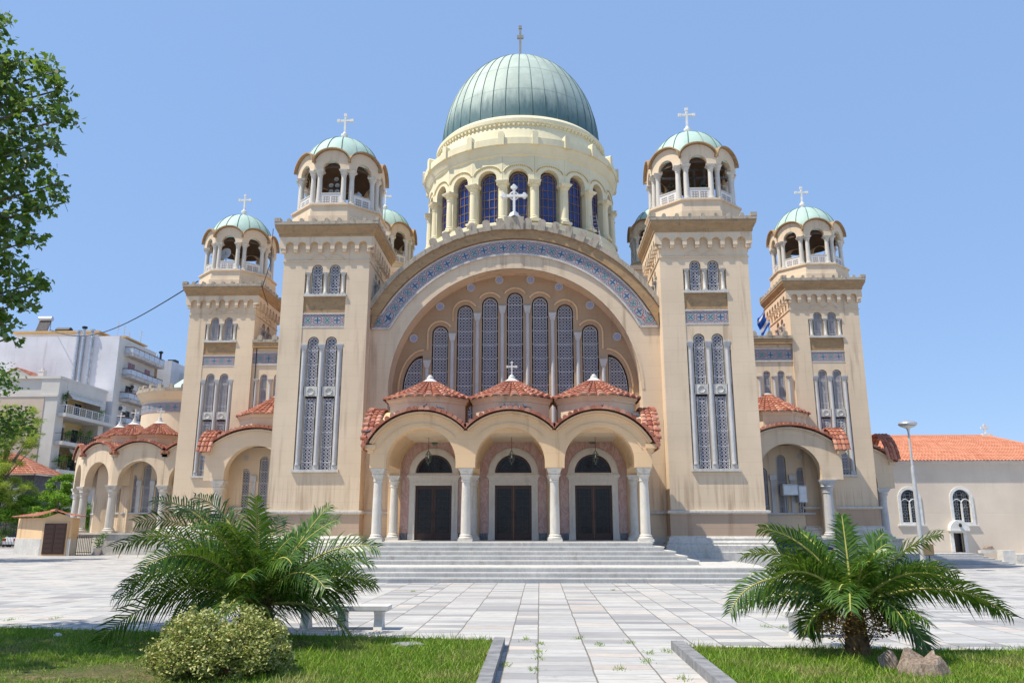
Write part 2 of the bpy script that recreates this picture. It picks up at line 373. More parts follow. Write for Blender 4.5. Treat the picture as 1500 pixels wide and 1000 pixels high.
        for i in range(m - 1):
            fs.append((last + i, last + i + 1, b + i + 1, b + i)); q = (i // seg + 0.5, nv - 0.5); uv.append([q] * 4)
        return s.add(vs, fs, mi, uv)
    def mesh(s, name, mats, smooth=False):
        me = bpy.data.meshes.new(name); me.from_pydata(s.v, [], s.f)
        for m in (mats if isinstance(mats, (list, tuple)) else [mats]): me.materials.append(MT[m] if isinstance(m, str) else m)
        me.polygons.foreach_set("material_index", s.mi)
        if s.any:
            ul = me.uv_layers.new(name="UVMap"); fl = []
            for f, u in zip(s.f, s.uv):
                if u is None: fl += [0.0] * (2 * len(f))
                else:
                    for q in u: fl += [q[0], q[1]]
            ul.data.foreach_set("uv", fl)
        if smooth:
            me.polygons.foreach_set("use_smooth", [True] * len(s.f))
            try: me.set_sharp_from_angle(angle=radians(40))
            except Exception: pass
        me.update(); return me
    def build(s, name, mats, parent=None, loc=(0, 0, 0), smooth=False, **kw):
        return put(name, s.mesh(name, mats, smooth), parent, loc, **kw)

def put(name, me, parent=None, loc=(0, 0, 0), rz=0.0, **kw):
    o = bpy.data.objects.new(name, me); COL.objects.link(o); o.location = loc; o.rotation_euler = (0, 0, rz)
    if parent: o.parent = parent
    for k, v in kw.items(): o[k] = v
    return o
def thing(name, label, cat, loc=(0, 0, 0), rz=0.0, group=None):
    o = put(name, None, None, loc, rz); o['label'] = label; o['category'] = cat
    if group: o['group'] = group
    return o
def copy_tree(o, parent=None):
    c = o.copy(); COL.objects.link(c); c.parent = parent
    for ch in list(o.children): copy_tree(ch, c)
    return c
def arch(cx, hw, z0, zs, n=10, ry=None):
    ry = ry or hw
    return [(cx - hw, z0), (cx + hw, z0)] + [(cx + hw * cos(pi * i / n), zs + ry * sin(pi * i / n)) for i in range(n + 1)]
def arc(cx, cz, r, a0, a1, n=16):
    return [(cx + r * cos(a0 + (a1 - a0) * i / n), cz + r * sin(a0 + (a1 - a0) * i / n)) for i in range(n + 1)]
def xz(pts, y): return [(u, y, v) for u, v in pts]
def column(mb, x, y, z0, z1, r, base=0.3, cap=0.45, sq=None, n=14, mi=0):
    """Round shaft on a moulded base under a flaring carved capital with square slab."""
    sq = sq or r * 1.75; bh = base; ch = cap; w = r * 1.5
    mb.box(x - w, x + w, y - w, y + w, z0, z0 + bh * 0.35, mi)
    mb.lathe([(r * 1.45, z0 + bh * .35), (r * 1.5, z0 + bh * .5), (r * 1.3, z0 + bh * .62), (r * 1.2, z0 + bh * .72), (r * 1.28, z0 + bh * .85), (r * 1.04, z0 + bh),
              (r * 1.0, z0 + bh + (z1 - z0) * 0.3), (r * 0.88, z1 - ch - 0.05), (r * 1.02, z1 - ch - .03), (r * 1.02, z1 - ch), (r * 0.95, z1 - ch + .01),
              (r * 1.02, z1 - ch * .75), (r * 1.35, z1 - ch * .55), (r * 1.2, z1 - ch * .5), (sq * 0.95, z1 - ch * .3)], n, x, y, mi=mi)
    vs = []
    for h, z in ((sq * .78, z1 - ch * .38), (sq * 1.05, z1 - ch * .1), (sq * 1.05, z1)):
        vs += [(x - h, y - h, z), (x + h, y - h, z), (x + h, y + h, z), (x - h, y + h, z)]
    mb.add(vs, [(0, 1, 5, 4), (1, 2, 6, 5), (2, 3, 7, 6), (3, 0, 4, 7), (4, 5, 9, 8), (5, 6, 10, 9), (6, 7, 11, 10), (7, 4, 8, 11), (8, 9, 10, 11), (3, 2, 1, 0)], mi)
def lattice_window(cx, hw, z0, zs, y, full=None):
    """Dark arched recess panel, pale tracery sheet and its lugs, in one mesh."""
    mb = MB(); o = full or arch(cx, hw, z0, zs)
    mb.plate(o, [], y, None, mi=0)
    g = hw * 0.16
    if full: i = [((u - cx) * 0.86 + cx, (v - z0) * 0.96 + z0 + .03) for u, v in full]
    else: i = arch(cx, hw - g, z0 + .03, zs)
    mb.plate(i, [], y - .03, None, mi=1, uvc=(cx, z0))
    fr = [(u, y - .035, v) for u, v in i]; mb.tube(fr, 0.014, 4, 2, True)
    z = z0 + 0.4
    while z < zs - .05:
        for sx in (-1, 1): mb.box(cx + sx * (hw - g) - (g if sx < 0 else 0), cx + sx * (hw - g) + (g if sx > 0 else 0), y - .03, y - .018, z, z + .03, 2)
        z += 0.74
    return mb
LAT = ('darkglass', 'lattice', 'offwhite')
def cross_mb(mb, x, y, z, h, w, th=0.07, budded=False, mi=0):
    zc = z + h * 0.68
    mb.box(x - th, x + th, y - th, y + th, z, z + h, mi)
    mb.box(x - w / 2, x - th, y - th * .97, y + th * .97, zc - th, zc + th, mi); mb.box(x + th, x + w / 2, y - th * .97, y + th * .97, zc - th, zc + th, mi)
    for a, b in ((x - w / 2, zc), (x + w / 2, zc), (x, z + h)):
        k = th * 1.5; mb.box(a - k, a + k, y - th * 1.2, y + th * 1.2, b - k, b + k, mi)
        if budded:
            for dx, dz in ((-k, 0), (k, 0), (0, k), (0, -k)):
                mb.lathe([(0, b + dz - k), (k * .8, b + dz - k * .5), (k * .8, b + dz + k * .5), (0, b + dz + k)], 8, a + dx, y, mi=mi)
    if budded:
        mb.tube([(x + w * .2 * cos(a * pi / 12), y, zc + w * .2 * sin(a * pi / 12)) for a in range(24)], th * .6, 6, mi, True)
# ================================================================== CATHEDRAL
ZP = 1.326          # portico floor
cath = thing("cathedral", "large cream domed cathedral with green copper domes, bell towers and a triple arched portico", "cathedral", (0, 0, 0))

def rot4(mb, fnbuild):
    for k in range(4):
        mb.T = Matrix.Rotation(k * pi / 2, 4, 'Z'); fnbuild(mb, k)
    mb.T = None

def lantern_parts(parent, z0, loc=(0, 0), individual=True):
    """Octagonal open belfry with scalloped eaves, a dome and a cross on top; z0 = foot of the octagon."""
    lx, ly = loc
    A = 2.28; tn = math.tan(pi / 8)
    mb = MB()
    oc = lambda ap, z: [(lx + ap / cos(pi / 8) * cos(pi / 8 + k * pi / 4), ly + ap / cos(pi / 8) * sin(pi / 8 + k * pi / 4), z) for k in range(8)]
    prof = [(2.50, z0 - .3), (2.50, z0 + .42), (2.40, z0 + .46), (2.36, z0 + 1.02), (2.46, z0 + 1.05), (2.46, z0 + 1.13), (1.5, z0 + 1.13)]
    vs = []; fs = []
    for a, z in prof: vs += oc(a, z)
    for k in range(len(prof) - 1): fs += [(k * 8 + i, k * 8 + (i + 1) % 8, k * 8 + 8 + (i + 1) % 8, k * 8 + 8 + i) for i in range(8)]
    fs.append(tuple((len(prof) - 1) * 8 + i for i in range(8)))
    mb.add(vs, fs); mb.build("belfry_base", 'wall', parent)
    zb = z0 + 1.13; zc = zb + 2.0
    # arcade
    ar = MB(); ev = MB(); hw = A * tn
    top = arc(0, zc + 0.33, hw, 0, pi, 14); top = [(u, zc + 0.33 + (v - zc - .33) * 0.86) for u, v in top]
    for k in range(8):
        T = Matrix.Translation((lx, ly, 0)) @ Matrix.Rotation(k * pi / 4, 4, 'Z'); ar.T = T; ev.T = T
        ri = 0.47
        poly = [(-hw, zc), (-ri, zc), (-ri, zc + .06)] + [(-ri * cos(pi * i / 10), zc + .06 + ri * sin(pi * i / 10)) for i in range(1, 10)] + [(ri, zc + .06), (ri, zc), (hw, zc)] + top
        ar.plate(poly, [], -A, -A + .36)
        e1 = [(u * 1.04, v + .02) for u, v in top]; e2 = [(u * 1.07, v + .08) for u, v in top]
        ev.plate(e1 + e2[::-1], [], -A - .19, -A + .25)
    ar.T = ev.T = None
    ar.build("arcade", 'wall', parent); ev.build("scalloped_eaves", 'cornice', parent)
    c = MB(); column(c, 0, 0, 0, 2.0, .145, .22, .32, .225, 12); cm = c.mesh("column", 'col_marble', True)
    b = MB(); bw = A * tn - .42
    b.plate([(-bw, .04), (bw, .04), (bw, .64), (-bw, .64)], [], -.05, .05, None, 0, True); b.box(-bw, bw, -.075, .075, .641, .70, 1)
    bm = b.mesh("balustrade", ['pierced', 'white_marble'])
    for k in range(8):
        a = k * pi / 4; R = Matrix.Rotation(a, 3, 'Z')
        for sx in (-1, 1):
            q = R @ Vector((sx * (hw - .30), -A + .17, 0)); put("column", cm, parent, (lx + q.x, ly + q.y, zb))
        q = R @ Vector((0, -A + .14, 0)); put("balustrade", bm, parent, (lx + q.x, ly + q.y, zb), a)
    ce = MB(); ce.lathe([(2.15, zc + .15), (1.9, zc + .6), (1.2, zc + 1.2), (0, zc + 1.5)], 24, lx, ly); ce.build("inner_vault", 'soffit', parent)
    d = MB(); dz = zc + .42; pr = [(2.22 * cos(i * pi / 24), 2.42 * sin(i * pi / 24)) for i in range(13)]; pr[-1] = (0, 2.42)
    d.lathe(pr, 48)
    for k in range(16):
        a = (k + .5) * pi / 8
        d.tube([((r + .012) * sin(a), -(r + .012) * cos(a), z + .012) for r, z in pr[:-1]], 0.022, 4, 1)
    d.build("dome", ['copper2', 'copper_dark'], parent, (lx, ly, dz), True)
    # white lead capping where eaves meet the dome
    x = MB(); zt = dz + 2.40
    x.lathe([(.30, zt - .06), (.26, zt + .06), (.12, zt + .14), (.10, zt + .22), (.20, zt + .32), (.2, zt + .42), (.1, zt + .5), (.07, zt + .6)], 14, lx, ly)
    cross_mb(x, lx, ly, zt + .55, 1.1, .78, .055)
    x.build("cross", 'offwhite', parent)
    return zc

def make_tower(x, y, dz, label):
    H = 2.25
    sh = MB(); sh.sq([(H - .17, 2.7), (H - .17, 16.6)])
    for sx in (-1, 1):
        for sy in (-1, 1):
            a, b = sorted((sx * 1.09, sx * H)); c, d = sorted((sy * 1.09, sy * H)); sh.box(a, b, c, d, 4.52, 15.44)
    sh.sq([(H, 2.69), (H, 4.52)]); sh.sq([(H, 15.44), (H, 16.7)]); sh.sq([(H + .05, 15.40), (H + .05, 15.46)])
    sh.sq([(H + .05, 1.46), (H + .05, 2.56)])
    tw = sh.build("bell_tower", 'wall', cath, (x, y, dz), label=label)
    b = MB(); b.sq([(2.40, 2.56), (2.42, 2.60), (2.42, 2.68), (2.36, 2.70)]); b.build("ledge", 'white_marble', tw)
    b = MB(); b.sq([(2.302, 1.53), (2.302, 2.52)]); b.build("stained_band", 'band', tw)
    b = MB(); b.sq([(2.66, -1.2), (2.66, .78), (2.58, .80), (2.58, 1.08), (2.50, 1.14), (2.52, 1.2), (2.42, 1.3), (2.42, 1.40), (2.34, 1.5)]); b.build("marble_plinth", 'white_marble', tw)
    # corbel frieze with seven small arches per side
    f = MB()
    def side(m, k):
        pts = [(-2.48 if k % 2 == 0 else -2.25, 16.7), (-2.48 if k % 2 == 0 else -2.25, 16.12)]; n = 7; pit = 4.5 / n; L = -2.25
        pts += [(L + .02, 16.12)] if k % 2 else []
        for i in range(n):
            c = L + pit * (i + .5); r = pit * .33
            pts += [(c - r, 16.02)] + [(c - r * cos(pi * j / 8), 16.22 + r * sin(pi * j / 8)) for j in range(9)] + [(c + r, 16.02)]
        e = 2.48 if k % 2 == 0 else 2.25
        pts += [(e, 16.12), (e, 16.7)]
        m.plate(pts, [], -2.48, -2.25)
        for i in range(n + 1):
            c = L + pit * i; c = max(min(c, 2.22), -2.22); m.box(c - .09, c + .09, -2.45, -2.25, 15.88, 16.02)
    rot4(f, side); f.build("corbel_frieze", 'wall', tw)
    c = MB(); c.sq([(2.485, 16.69), (2.53, 16.74), (2.53, 16.84), (2.56, 16.88), (2.70, 17.16), (2.70, 17.30)]); c.build("cornice", 'cornice', tw)
    p = MB(); p.sq([(2.73, 17.30), (2.73, 17.47), (2.4, 17.5)])
    def mer(m, k):
        for i in range(1, 8):
            c_ = -2.66 + 5.32 * i / 8; m.plate([(c_ - .1, 17.44), (c_ + .1, 17.44)] + [(c_ + .1 * cos(pi * j / 6), 17.56 + .1 * sin(pi * j / 6)) for j in range(7)], [], -2.70, -2.46)
        m.box(-2.745, -2.42, -2.745, -2.42, 17.47, 17.66)
    rot4(p, mer); p.build("parapet", 'concrete', tw)
    # front windows
    def wins(rz, full):
        R = Matrix.Rotation(rz, 3, 'Z'); yb = -H + .17
        def at(q): v = R @ Vector(q); return (v.x, v.y, v.z)
        sr = MB()
        sr.plate([(-1.09, 14.70), (1.09, 14.70), (1.09, 15.44), (-1.09, 15.44)][0:0] or
                 [(-1.09, 14.80), (-.75, 14.80), (-.75, 14.96)] + [(-.46 - .29 * cos(pi * j / 10), 14.96 + .29 * sin(pi * j / 10)) for j in range(1, 10)] + [(-.17, 14.96), (-.17, 14.80), (.17, 14.80), (.17, 14.96)]
                 + [(.46 - .29 * cos(pi * j / 10), 14.96 + .29 * sin(pi * j / 10)) for j in range(1, 10)] + [(.75, 14.96), (.75, 14.80), (1.09, 14.80), (1.09, 15.44), (-1.09, 15.44)], [], yb - .165, yb)
        # hood mould over the pair
        for cx in (-.46, .46):
            sr.tube([(cx - .52 * cos(a), -H - .02, 15.30 + .42 * sin(a)) for a in [pi * j / 14 for j in range(2, 13)]], .04, 5)
        put("window_surround", sr.mesh("window_surround", 'wall'), tw, (0, 0, 0), rz)
        lw = WMESH['up']; cm = WMESH['colonnette']
        for cx in (-.46, .46): put("window", lw, tw, at((cx, yb - .02, 13.62)), rz)
        for cx in (-.92, 0, .92): put("colonnette", cm, tw, at((cx, yb - .10, 13.62)), rz)
        s2 = MB(); s2.box(-1.13, 1.13, -H - .10, yb, 13.5, 13.62); put("sill", s2.mesh("sill", 'white_marble'), tw, (0, 0, 0), rz)
        s3 = MB(); s3.box(-1.09, 1.09, -H + .06, yb, 12.72, 13.5); s3.box(-1.09, 1.09, -H + .03, yb, 12.63, 12.72); put("plaster_band", s3.mesh("plaster_band", 'cornice' if full else 'wall'), tw, (0, 0, 0), rz)
        if not full: return
        mm = MB(); w = 2.18 / .63
        mm.add([(-1.09, -H + .04, 11.93), (1.09, -H + .04, 11.93), (1.09, -H + .04, 12.56), (-1.09, -H + .04, 12.56)], [(0, 1, 2, 3)], 0, [[(2.5 - w / 2, 0), (2.5 + w / 2, 0), (2.5 + w / 2, 1), (2.5 - w / 2, 1)]])
        mm.box(-1.09, 1.09, -H + .01, yb, 12.56, 12.63, 1); mm.box(-1.09, 1.09, -H + .01, yb, 11.86, 11.93, 1); mm.box(-1.088, 1.088, -H + .045, yb, 11.93, 12.56, 1)
        mm.build("mosaic_panel", ['mosaic', 'white_marble'], tw)
        ls = MB()
        hole = [(-1.09, 11.0), (-.75, 11.0), (-.75, 11.1)] + [(-.46 - .29 * cos(pi * j / 10), 11.1 + .29 * sin(pi * j / 10)) for j in range(1, 10)] + [(-.17, 11.1), (-.17, 11.0), (.17, 11.0), (.17, 11.1)] + [(.46 - .29 * cos(pi * j / 10), 11.1 + .29 * sin(pi * j / 10)) for j in range(1, 10)] + [(.75, 11.1), (.75, 11.0), (1.09, 11.0), (1.09, 11.86), (-1.09, 11.86)]
        ls.plate(hole, [], -H + .03, yb); ls.build("window_surround", 'wall', tw)
        for cx in (-.46, .46):
            put("window", WMESH['mid'], tw, (cx, yb - .02, 8.82)); put("window", WMESH['low'], tw, (cx, yb - .02, 4.66))
        sp = MB()
        sp.box(-1.05, 1.05, -H + .05, yb, 8.32, 8.82)
        for cx in (-.46, .46): sp.lathe([(0, .0), (.17, 0), (.17, .03), (.12, .04), (0, .04)], 12)
        sp.v = [v if i < 8 else v for i, v in enumerate(sp.v)]
        sp = MB(); sp.box(-1.05, 1.05, -H + .05, yb, 8.32, 8.82)
        for cx in (-.46, .46):
            sp.tube([(cx + .17 * cos(a * pi / 8), -H + .04, 8.57 + .17 * sin(a * pi / 8)) for a in range(16)], .03, 5, 0, True)
        sp.build("spandrel_slab", 'white_marble', tw)
        for cx in (-.92, 0, .92): put("pilaster", WMESH['pil'], tw, (cx, yb - .09, 4.66))
        s4 = MB(); s4.box(-1.17, 1.17, -H - .14, yb, 4.53, 4.66); s4.build("sill", 'white_marble', tw)
    wins(0, True); wins(pi / 2, False); wins(-pi / 2, False)
    lantern_parts(tw, 17.45)
    return tw

WMESH = {}
def _w(k, hw, z1, zs):
    WMESH[k] = lattice_window(0, hw, 0, zs, 0).mesh("window", LAT) if zs else None
_w('up', .28, 0, 1.34); _w('mid', .28, 0, 2.28)
mbx = lattice_window(0, .28, 0, 3.6, 0, [(-.28, 0), (.28, 0), (.28, 3.66), (-.28, 3.66)]); WMESH['low'] = mbx.mesh("window", LAT)
c = MB(); column(c, 0, 0, 0, 1.18, .085, .16, .24, .15, 12); WMESH['colonnette'] = c.mesh("colonnette", 'white_marble', True)
c = MB(); c.box(-.15, .15, -.06, .09, 0, .22); c.box(-.12, .12, -.03, .09, .22, 6.0); c.lathe([(.12, .22), (.10, .35), (.09, 5.9), (.12, 6.0)], 10, 0, -.03)
vs = []
for h, z in ((.11, 6.0), (.17, 6.28), (.17, 6.34)): vs += [(-h, -h + .06, z), (h, -h + .06, z), (h, .09, z), (-h, .09, z)]
c.add(vs, [(0, 1, 5, 4), (1, 2, 6, 5), (3, 0, 4, 7), (4, 5, 9, 8), (5, 6, 10, 9), (7, 4, 8, 11), (8, 9, 10, 11)])
WMESH['pil'] = c.mesh("pilaster", 'grey_marble')

t1 = make_tower(-9.76, 2.25, 0, "front bell tower left of the portico")
t2 = copy_tree(t1, cath); t2.location = (9.76, 2.25, 0); t2['label'] = "front bell tower right of the portico, with bells in its belfry"
t3 = copy_tree(t1, cath); t3.location = (-20.1, 14.42, .5); t3['label'] = "outer bell tower on the left, set further back"
t4 = copy_tree(t1, cath); t4.location = (20.1, 14.42, .5); t4['label'] = "outer bell tower on the right, set further back"
# rear towers seen behind the gable
for sx in (-1, 1):
    m = MB(); m.sq([(2.4, 10), (2.4, 20.6)]); m.sq([(2.6, 20.3), (2.7, 20.6)])
    rt = m.build("rear_bell_tower", 'wall', cath, (sx * 10.75, 19.2, 0.0)); lantern_parts(rt, 20.2)

# ------------------------------------------------------------------ great arched front
zc = 8.75
m = MB()
outer = [(-7.55, 1.2), (-7.55, zc + sqrt(8.35 ** 2 - 7.55 ** 2))] + [(8.35 * cos(a), zc + 8.35 * sin(a)) for a in np.linspace(pi - acos(7.55 / 8.35), acos(7.55 / 8.35), 40)] + [(7.55, 1.2)]
hole = [(-6.5, 1.4), (6.5, 1.4)] + arc(0, zc, 6.5, 0, pi, 44)
m.plate(outer, [hole], 1.0, 2.2, None, 0, False)
fr = m.build("great_arch_wall", 'wall', cath)
b = MB(); b.plate(arc(0, zc, 6.5, 0, pi, 44) + arc(0, zc, 6.62, pi, 0, 44), [], .975, 1.1); b.build("arch_moulding", 'wall', fr)
# projecting brown fascia between mosaic and coping
a0 = acos(7.5 / 8.7)
f = MB(); f.plate(arc(0, zc, 8.12, acos(7.45 / 8.12), pi - acos(7.45 / 8.12), 40) + arc(0, zc, 8.62, pi - acos(7.45 / 8.62), acos(7.45 / 8.62), 40), [], .76, 1.3)
for sx in (-1, 1):
    a, c_ = sorted((sx * 7.45, sx * 7.55)); f.box(a, c_, .76, 1.3, 12.7, 13.0)
f.build("arched_fascia", 'cornice', fr)
cp = MB(); cp.plate(arc(0, zc, 8.62, acos(7.5 / 8.62), pi - acos(7.5 / 8.62), 48) + arc(0, zc, 8.86, pi - acos(7.55 / 8.86), acos(7.55 / 8.86), 48), [], .66, 1.9)
for i in range(-6, 7):
    if i == 0: continue
    a = pi / 2 + i * .083; q = (8.86 * cos(a), zc + 8.86 * sin(a)); tdir = a - pi / 2
    cp.T = Matrix.Translation((q[0], 0, q[1])) @ Matrix.Rotation(-tdir, 4, 'Y')
    cp.plate([(-.2, -.28), (.2, -.28)] + [(.2 * cos(pi * j / 6), .20 + .16 * sin(pi * j / 6)) for j in range(7)], [], .60, 1.2)
cp.T = None; cp.box(-.52, .52, .55, 1.6, 17.28, 18.0); cp.build("gable_coping", 'concrete', fr)
x = MB(); x.lathe([(.42, 18.0), (.42, 18.08), (.28, 18.14), (.22, 18.3), (.12, 18.36)], 4, 0, .8); cross_mb(x, 0, .8, 18.25, 1.52, 1.12, .068, True); x.build("gable_cross", 'offwhite', cath)
# mosaic band
mo = MB(); R0, R1 = 7.33, 7.98; Rm = (R0 + R1) / 2; hh = R1 - R0
def strip(lo, hi, lu):
    n = len(lo); vs = [p for p in lo] + [p for p in hi]
    mo.add(vs, [(i, i + 1, n + i + 1, n + i) for i in range(n - 1)], 0, [[(lu[i], 0), (lu[i + 1], 0), (lu[i + 1], 1), (lu[i], 1)] for i in range(n - 1)])
ae = asin((12.72 - zc) / R1)
angs = np.linspace(pi - ae, ae, 60)
lo = []; hi = []; lu = []
for a in angs:
    aa = a
    lo.append((R0 * cos(aa), .93, max(12.06, zc + R0 * sin(aa)))); hi.append((R1 * cos(aa), .93, zc + R1 * sin(aa))); lu.append(100.5 + (pi / 2 - a) * Rm / hh)
lo[0] = (-6.53, .93, 12.06); lo[-1] = (6.53, .93, 12.06)
strip(lo, hi, lu)
for sx in (-1, 1):
    e0 = (sx * 6.53, .93, 12.06); e1 = (R1 * cos(ae) * sx, .93, 12.72); q0 = (sx * 7.5, .93, 12.06); q1 = (sx * 7.5, .93, 12.72)
    u0 = 100.5 + sx * (pi / 2 - ae) * Rm / hh
    mo.add([e0, q0, q1, e1], [(0, 1, 2, 3)], 0, [[(u0 - sx * .2, 0), (u0 + sx * 1.0, 0), (u0 + sx * 1.0, 1), (u0, 1)]])
def edge(r, w, ae2):
    mo.plate(arc(0, zc, r, ae2, pi - ae2, 48) + arc(0, zc, r + w, pi - ae2, ae2, 48), [], .90, .999, None, 1)
edge(R1, .10, ae + .005); edge(R0 - .10, .10, asin(3.31 / R0))
for sx in (-1, 1):
    a, c_ = sorted((sx * 6.5, sx * 7.5)); mo.box(a, c_, .90, .999, 11.96, 12.06, 1)
    a, c_ = sorted((sx * 6.95, sx * 7.5)); mo.box(a, c_, .898, .998, 12.72, 12.81, 1)
mo.build("mosaic_band", ['mosaic', 'white_marble'], fr)
# recessed wall with nine windows
W9 = [(0, 13.87), (1.345, 13.62), (2.68, 13.18), (4.01, 12.04)]
W9 = sorted([(-a, b) for a, b in W9[1:]] + W9); hw = .44
rw = MB(); ox = 5.28
qr = lambda s: [(s * 4.92, 6.6), (s * 5.98, 6.6)] + [(s * (4.92 + 1.06 * cos(a)), 9.0 + 1.84 * sin(a)) for a in np.linspace(0.05, pi / 2, 9)]
def ordered(l): return l
holes = [arch(a, hw, 6.6, b) for a, b in W9] + [qr(1), qr(-1)]
rw.plate([(-6.6, 1.0), (6.6, 1.0), (6.6, 8.75)] + arc(0, zc, 6.6, 0.02, pi - .02, 36) + [(-6.6, 8.75)], holes, 2.2, 2.45, None, 0, False)
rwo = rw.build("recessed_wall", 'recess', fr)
for a, b in W9: put("window", lattice_window(a, hw - .01, 6.6, b, 2.40).mesh("window", LAT), rwo)
for s in (-1, 1): put("window", lattice_window(s * 5.4, .5, 6.6, 9.0, 2.40, qr(s)).mesh("window", LAT), rwo)
hm = MB()
for a, b in W9 + [(5.0, 9.9), (-5.0, 9.9)]:
    s = 0 if abs(a) < .1 else (1 if a > 0 else -1); r = .66
    if abs(a) == 5.0:
        pts = [(s * (4.86 + 1.32 * cos(q)), 2.17, 9.0 + 2.12 * sin(q)) for q in np.linspace(-0.5, pi / 2, 12)]
    elif s == 0: pts = [(r * cos(q), 2.17, b + r * sin(q)) for q in np.linspace(.55, pi - .55, 12)]
    else:
        low = {1.345: 13.62, 2.68: 13.18, 4.01: 12.04}
        q1 = {1.345: .55, 2.68: .12, 4.01: 0.0}[abs(a)]
        zend = {1.345: b + .1, 2.68: 12.70, 4.01: 11.12}[abs(a)]
        pts = [(a + s * r, 2.17, zend)] if abs(a) > 2 else []
        pts += [(a + s * r * cos(q), 2.17, b + r * sin(q)) for q in np.linspace(q1, pi - .55, 12)]
    hm.tube(pts, .055, 6)
hm.build("hood_mould", 'porch', rwo)
ws = sorted(W9)
edges = [(-4.67, 10.55), (-3.345, 12.0), (-2.01, 13.1), (-.6725, 13.5)]
for xx, zt in edges + [(-a, b) for a, b in edges]:
    c = MB(); c.box(-.10, .10, -.02, .1, 6.6, zt - .4); c.lathe([(.13, 6.6), (.1, 6.75), (.095, zt - .45), (.12, zt - .4)], 10, 0, -.03)
    vs = []
    for h, z in ((.12, zt - .4), (.2, zt - .06), (.2, zt)): vs += [(-h, -h + .02, z), (h, -h + .02, z), (h, .1, z), (-h, .1, z)]
    c.add(vs, [(0, 1, 5, 4), (1, 2, 6, 5), (3, 0, 4, 7), (4, 5, 9, 8), (5, 6, 10, 9), (7, 4, 8, 11), (8, 9, 10, 11)])
    c.build("colonnette", 'grey_marble', rwo, (xx, 2.19, 0))
def medal(x, y, z, r, parent):
    m = MB(); n = 24; m.add([(x, y, z)] + [(x + r * cos(2 * pi * i / n), y, z + r * sin(2 * pi * i / n)) for i in range(n)], [(0, 1 + i, 1 + (i + 1) % n) for i in range(n)], 0,
        [[(0, 0), (cos(2 * pi * i / n), sin(2 * pi * i / n)), (cos(2 * pi * (i + 1) / n), sin(2 * pi * (i + 1) / n))] for i in range(n)])
    m.tube([(x + r * cos(2 * pi * i / n), y, z + r * sin(2 * pi * i / n)) for i in range(n)], .03, 5, 1, True)
    m.build("medallion", ['medallion', 'white_marble'], parent)
for a, b in ((5.43, 11.77), (4.04, 13.53), (2.38, 14.575), (.85, 14.99)):
    for s in (-1, 1): medal(s * a, 2.17, b, .21, rwo)
# side strips of the front wall: ledge and plinth
m = MB()
for s in (-1, 1):
    a, b = sorted((s * 5.9, s * 7.5)); m.box(a, b, .86, 1.0, 2.56, 2.69); m.box(a, b, .8, 1.0, -.1, 1.45)
m.build("wall_ledge", 'white_marble', fr)
for s in (-1, 1):
    m = MB(); a, b = sorted((s * 4.9, s * 7.49)); m.box(a, b, .985, 1.3, 0, 7.2); m.build("flank_wall", 'wall', fr)

# ------------------------------------------------------------------ bodies behind
m = MB(); m.box(-7.4, 7.4, 2.6, 9, 1, 12.5); m.plate(arc(0, zc, 8.2, acos(7.4 / 8.2), pi - acos(7.4 / 8.2), 24), [], 2.62, 10.4)
m.box(-17.9, 17.9, 13, 24, 0, 13.4); m.box(-12, 12, 4.5, 13, 0, 12.6); m.box(-7.9, 7.9, 9.5, 24.8, 10, 17.0)
m.build("nave_block", 'wall', cath)
m = MB()
def roofp(x0, x1, y0, y1, z0, z1): return lambda u, v: (x0 + (x1 - x0) * u, y1 + (y0 - y1) * v, z1 + (z0 - z1) * v)
m.tiles(roofp(-17.8, -8.4, 13, 18.5, 13.75, 15.6), 34, 14); m.tiles(roofp(8.4, 17.8, 13, 18.5, 13.75, 15.6), 34, 14); m.build("nave_roof", 'tile', cath)
# link walls between front and outer towers
for s in (-1, 1):
    m = MB(); yl = 12.35
    hs = [arch(s * c_, .24, 9.0, 11.62) for c_ in (16.1, 17.02, 15.1)]
    a, b = sorted((s * 11.9, s * 17.86)); m.plate([(a, 0), (b, 0), (b, 14.0), (a, 14.0)], hs, yl, yl + .5)
    lw = m.build("link_wall", 'wall', cath)
    for c_ in (16.1, 17.02, 15.1): put("window", lattice_window(s * c_, .24, 9.0, 11.62, yl + .12).mesh("window", LAT), lw)
    for c_ in (16.56, 15.6, 17.5):
        k = MB(); column(k, s * c_, yl - .04, 9.0, 11.5, .09, .2, .3, .17, 10); k.build("colonnette", 'grey_marble', lw)
    q = MB(); w = (b - a) / .72
    q.add([(a, yl - .03, 12.55), (b, yl - .03, 12.55), (b, yl - .03, 13.27), (a, yl - .03, 13.27)], [(0, 1, 2, 3)], 0, [[(.5, 0), (.5 + w, 0), (.5 + w, 1), (.5, 1)]])
    q.box(a, b, yl - .07, yl, 13.27, 13.37, 1); q.box(a, b, yl - .07, yl, 12.45, 12.55, 1); q.build("mosaic_panel", ['mosaic', 'white_marble'], lw)
    k = MB(); k.box(a, b, yl - .3, yl + .5, 13.6, 13.95, 0); k.build("cornice", 'cornice', lw)
    k = MB(); k.box(a, b, yl - .36, yl + .5, 13.95, 14.15)
    for i in range(6): xx = a + .5 + i * 1.0; k.plate([(xx - .16, 14.1), (xx + .16, 14.1)] + [(xx + .16 * cos(pi * j / 6), 14.3 + .16 * sin(pi * j / 6)) for j in range(7)], [], yl - .38, yl)
    k.build("parapet", 'concrete', lw)

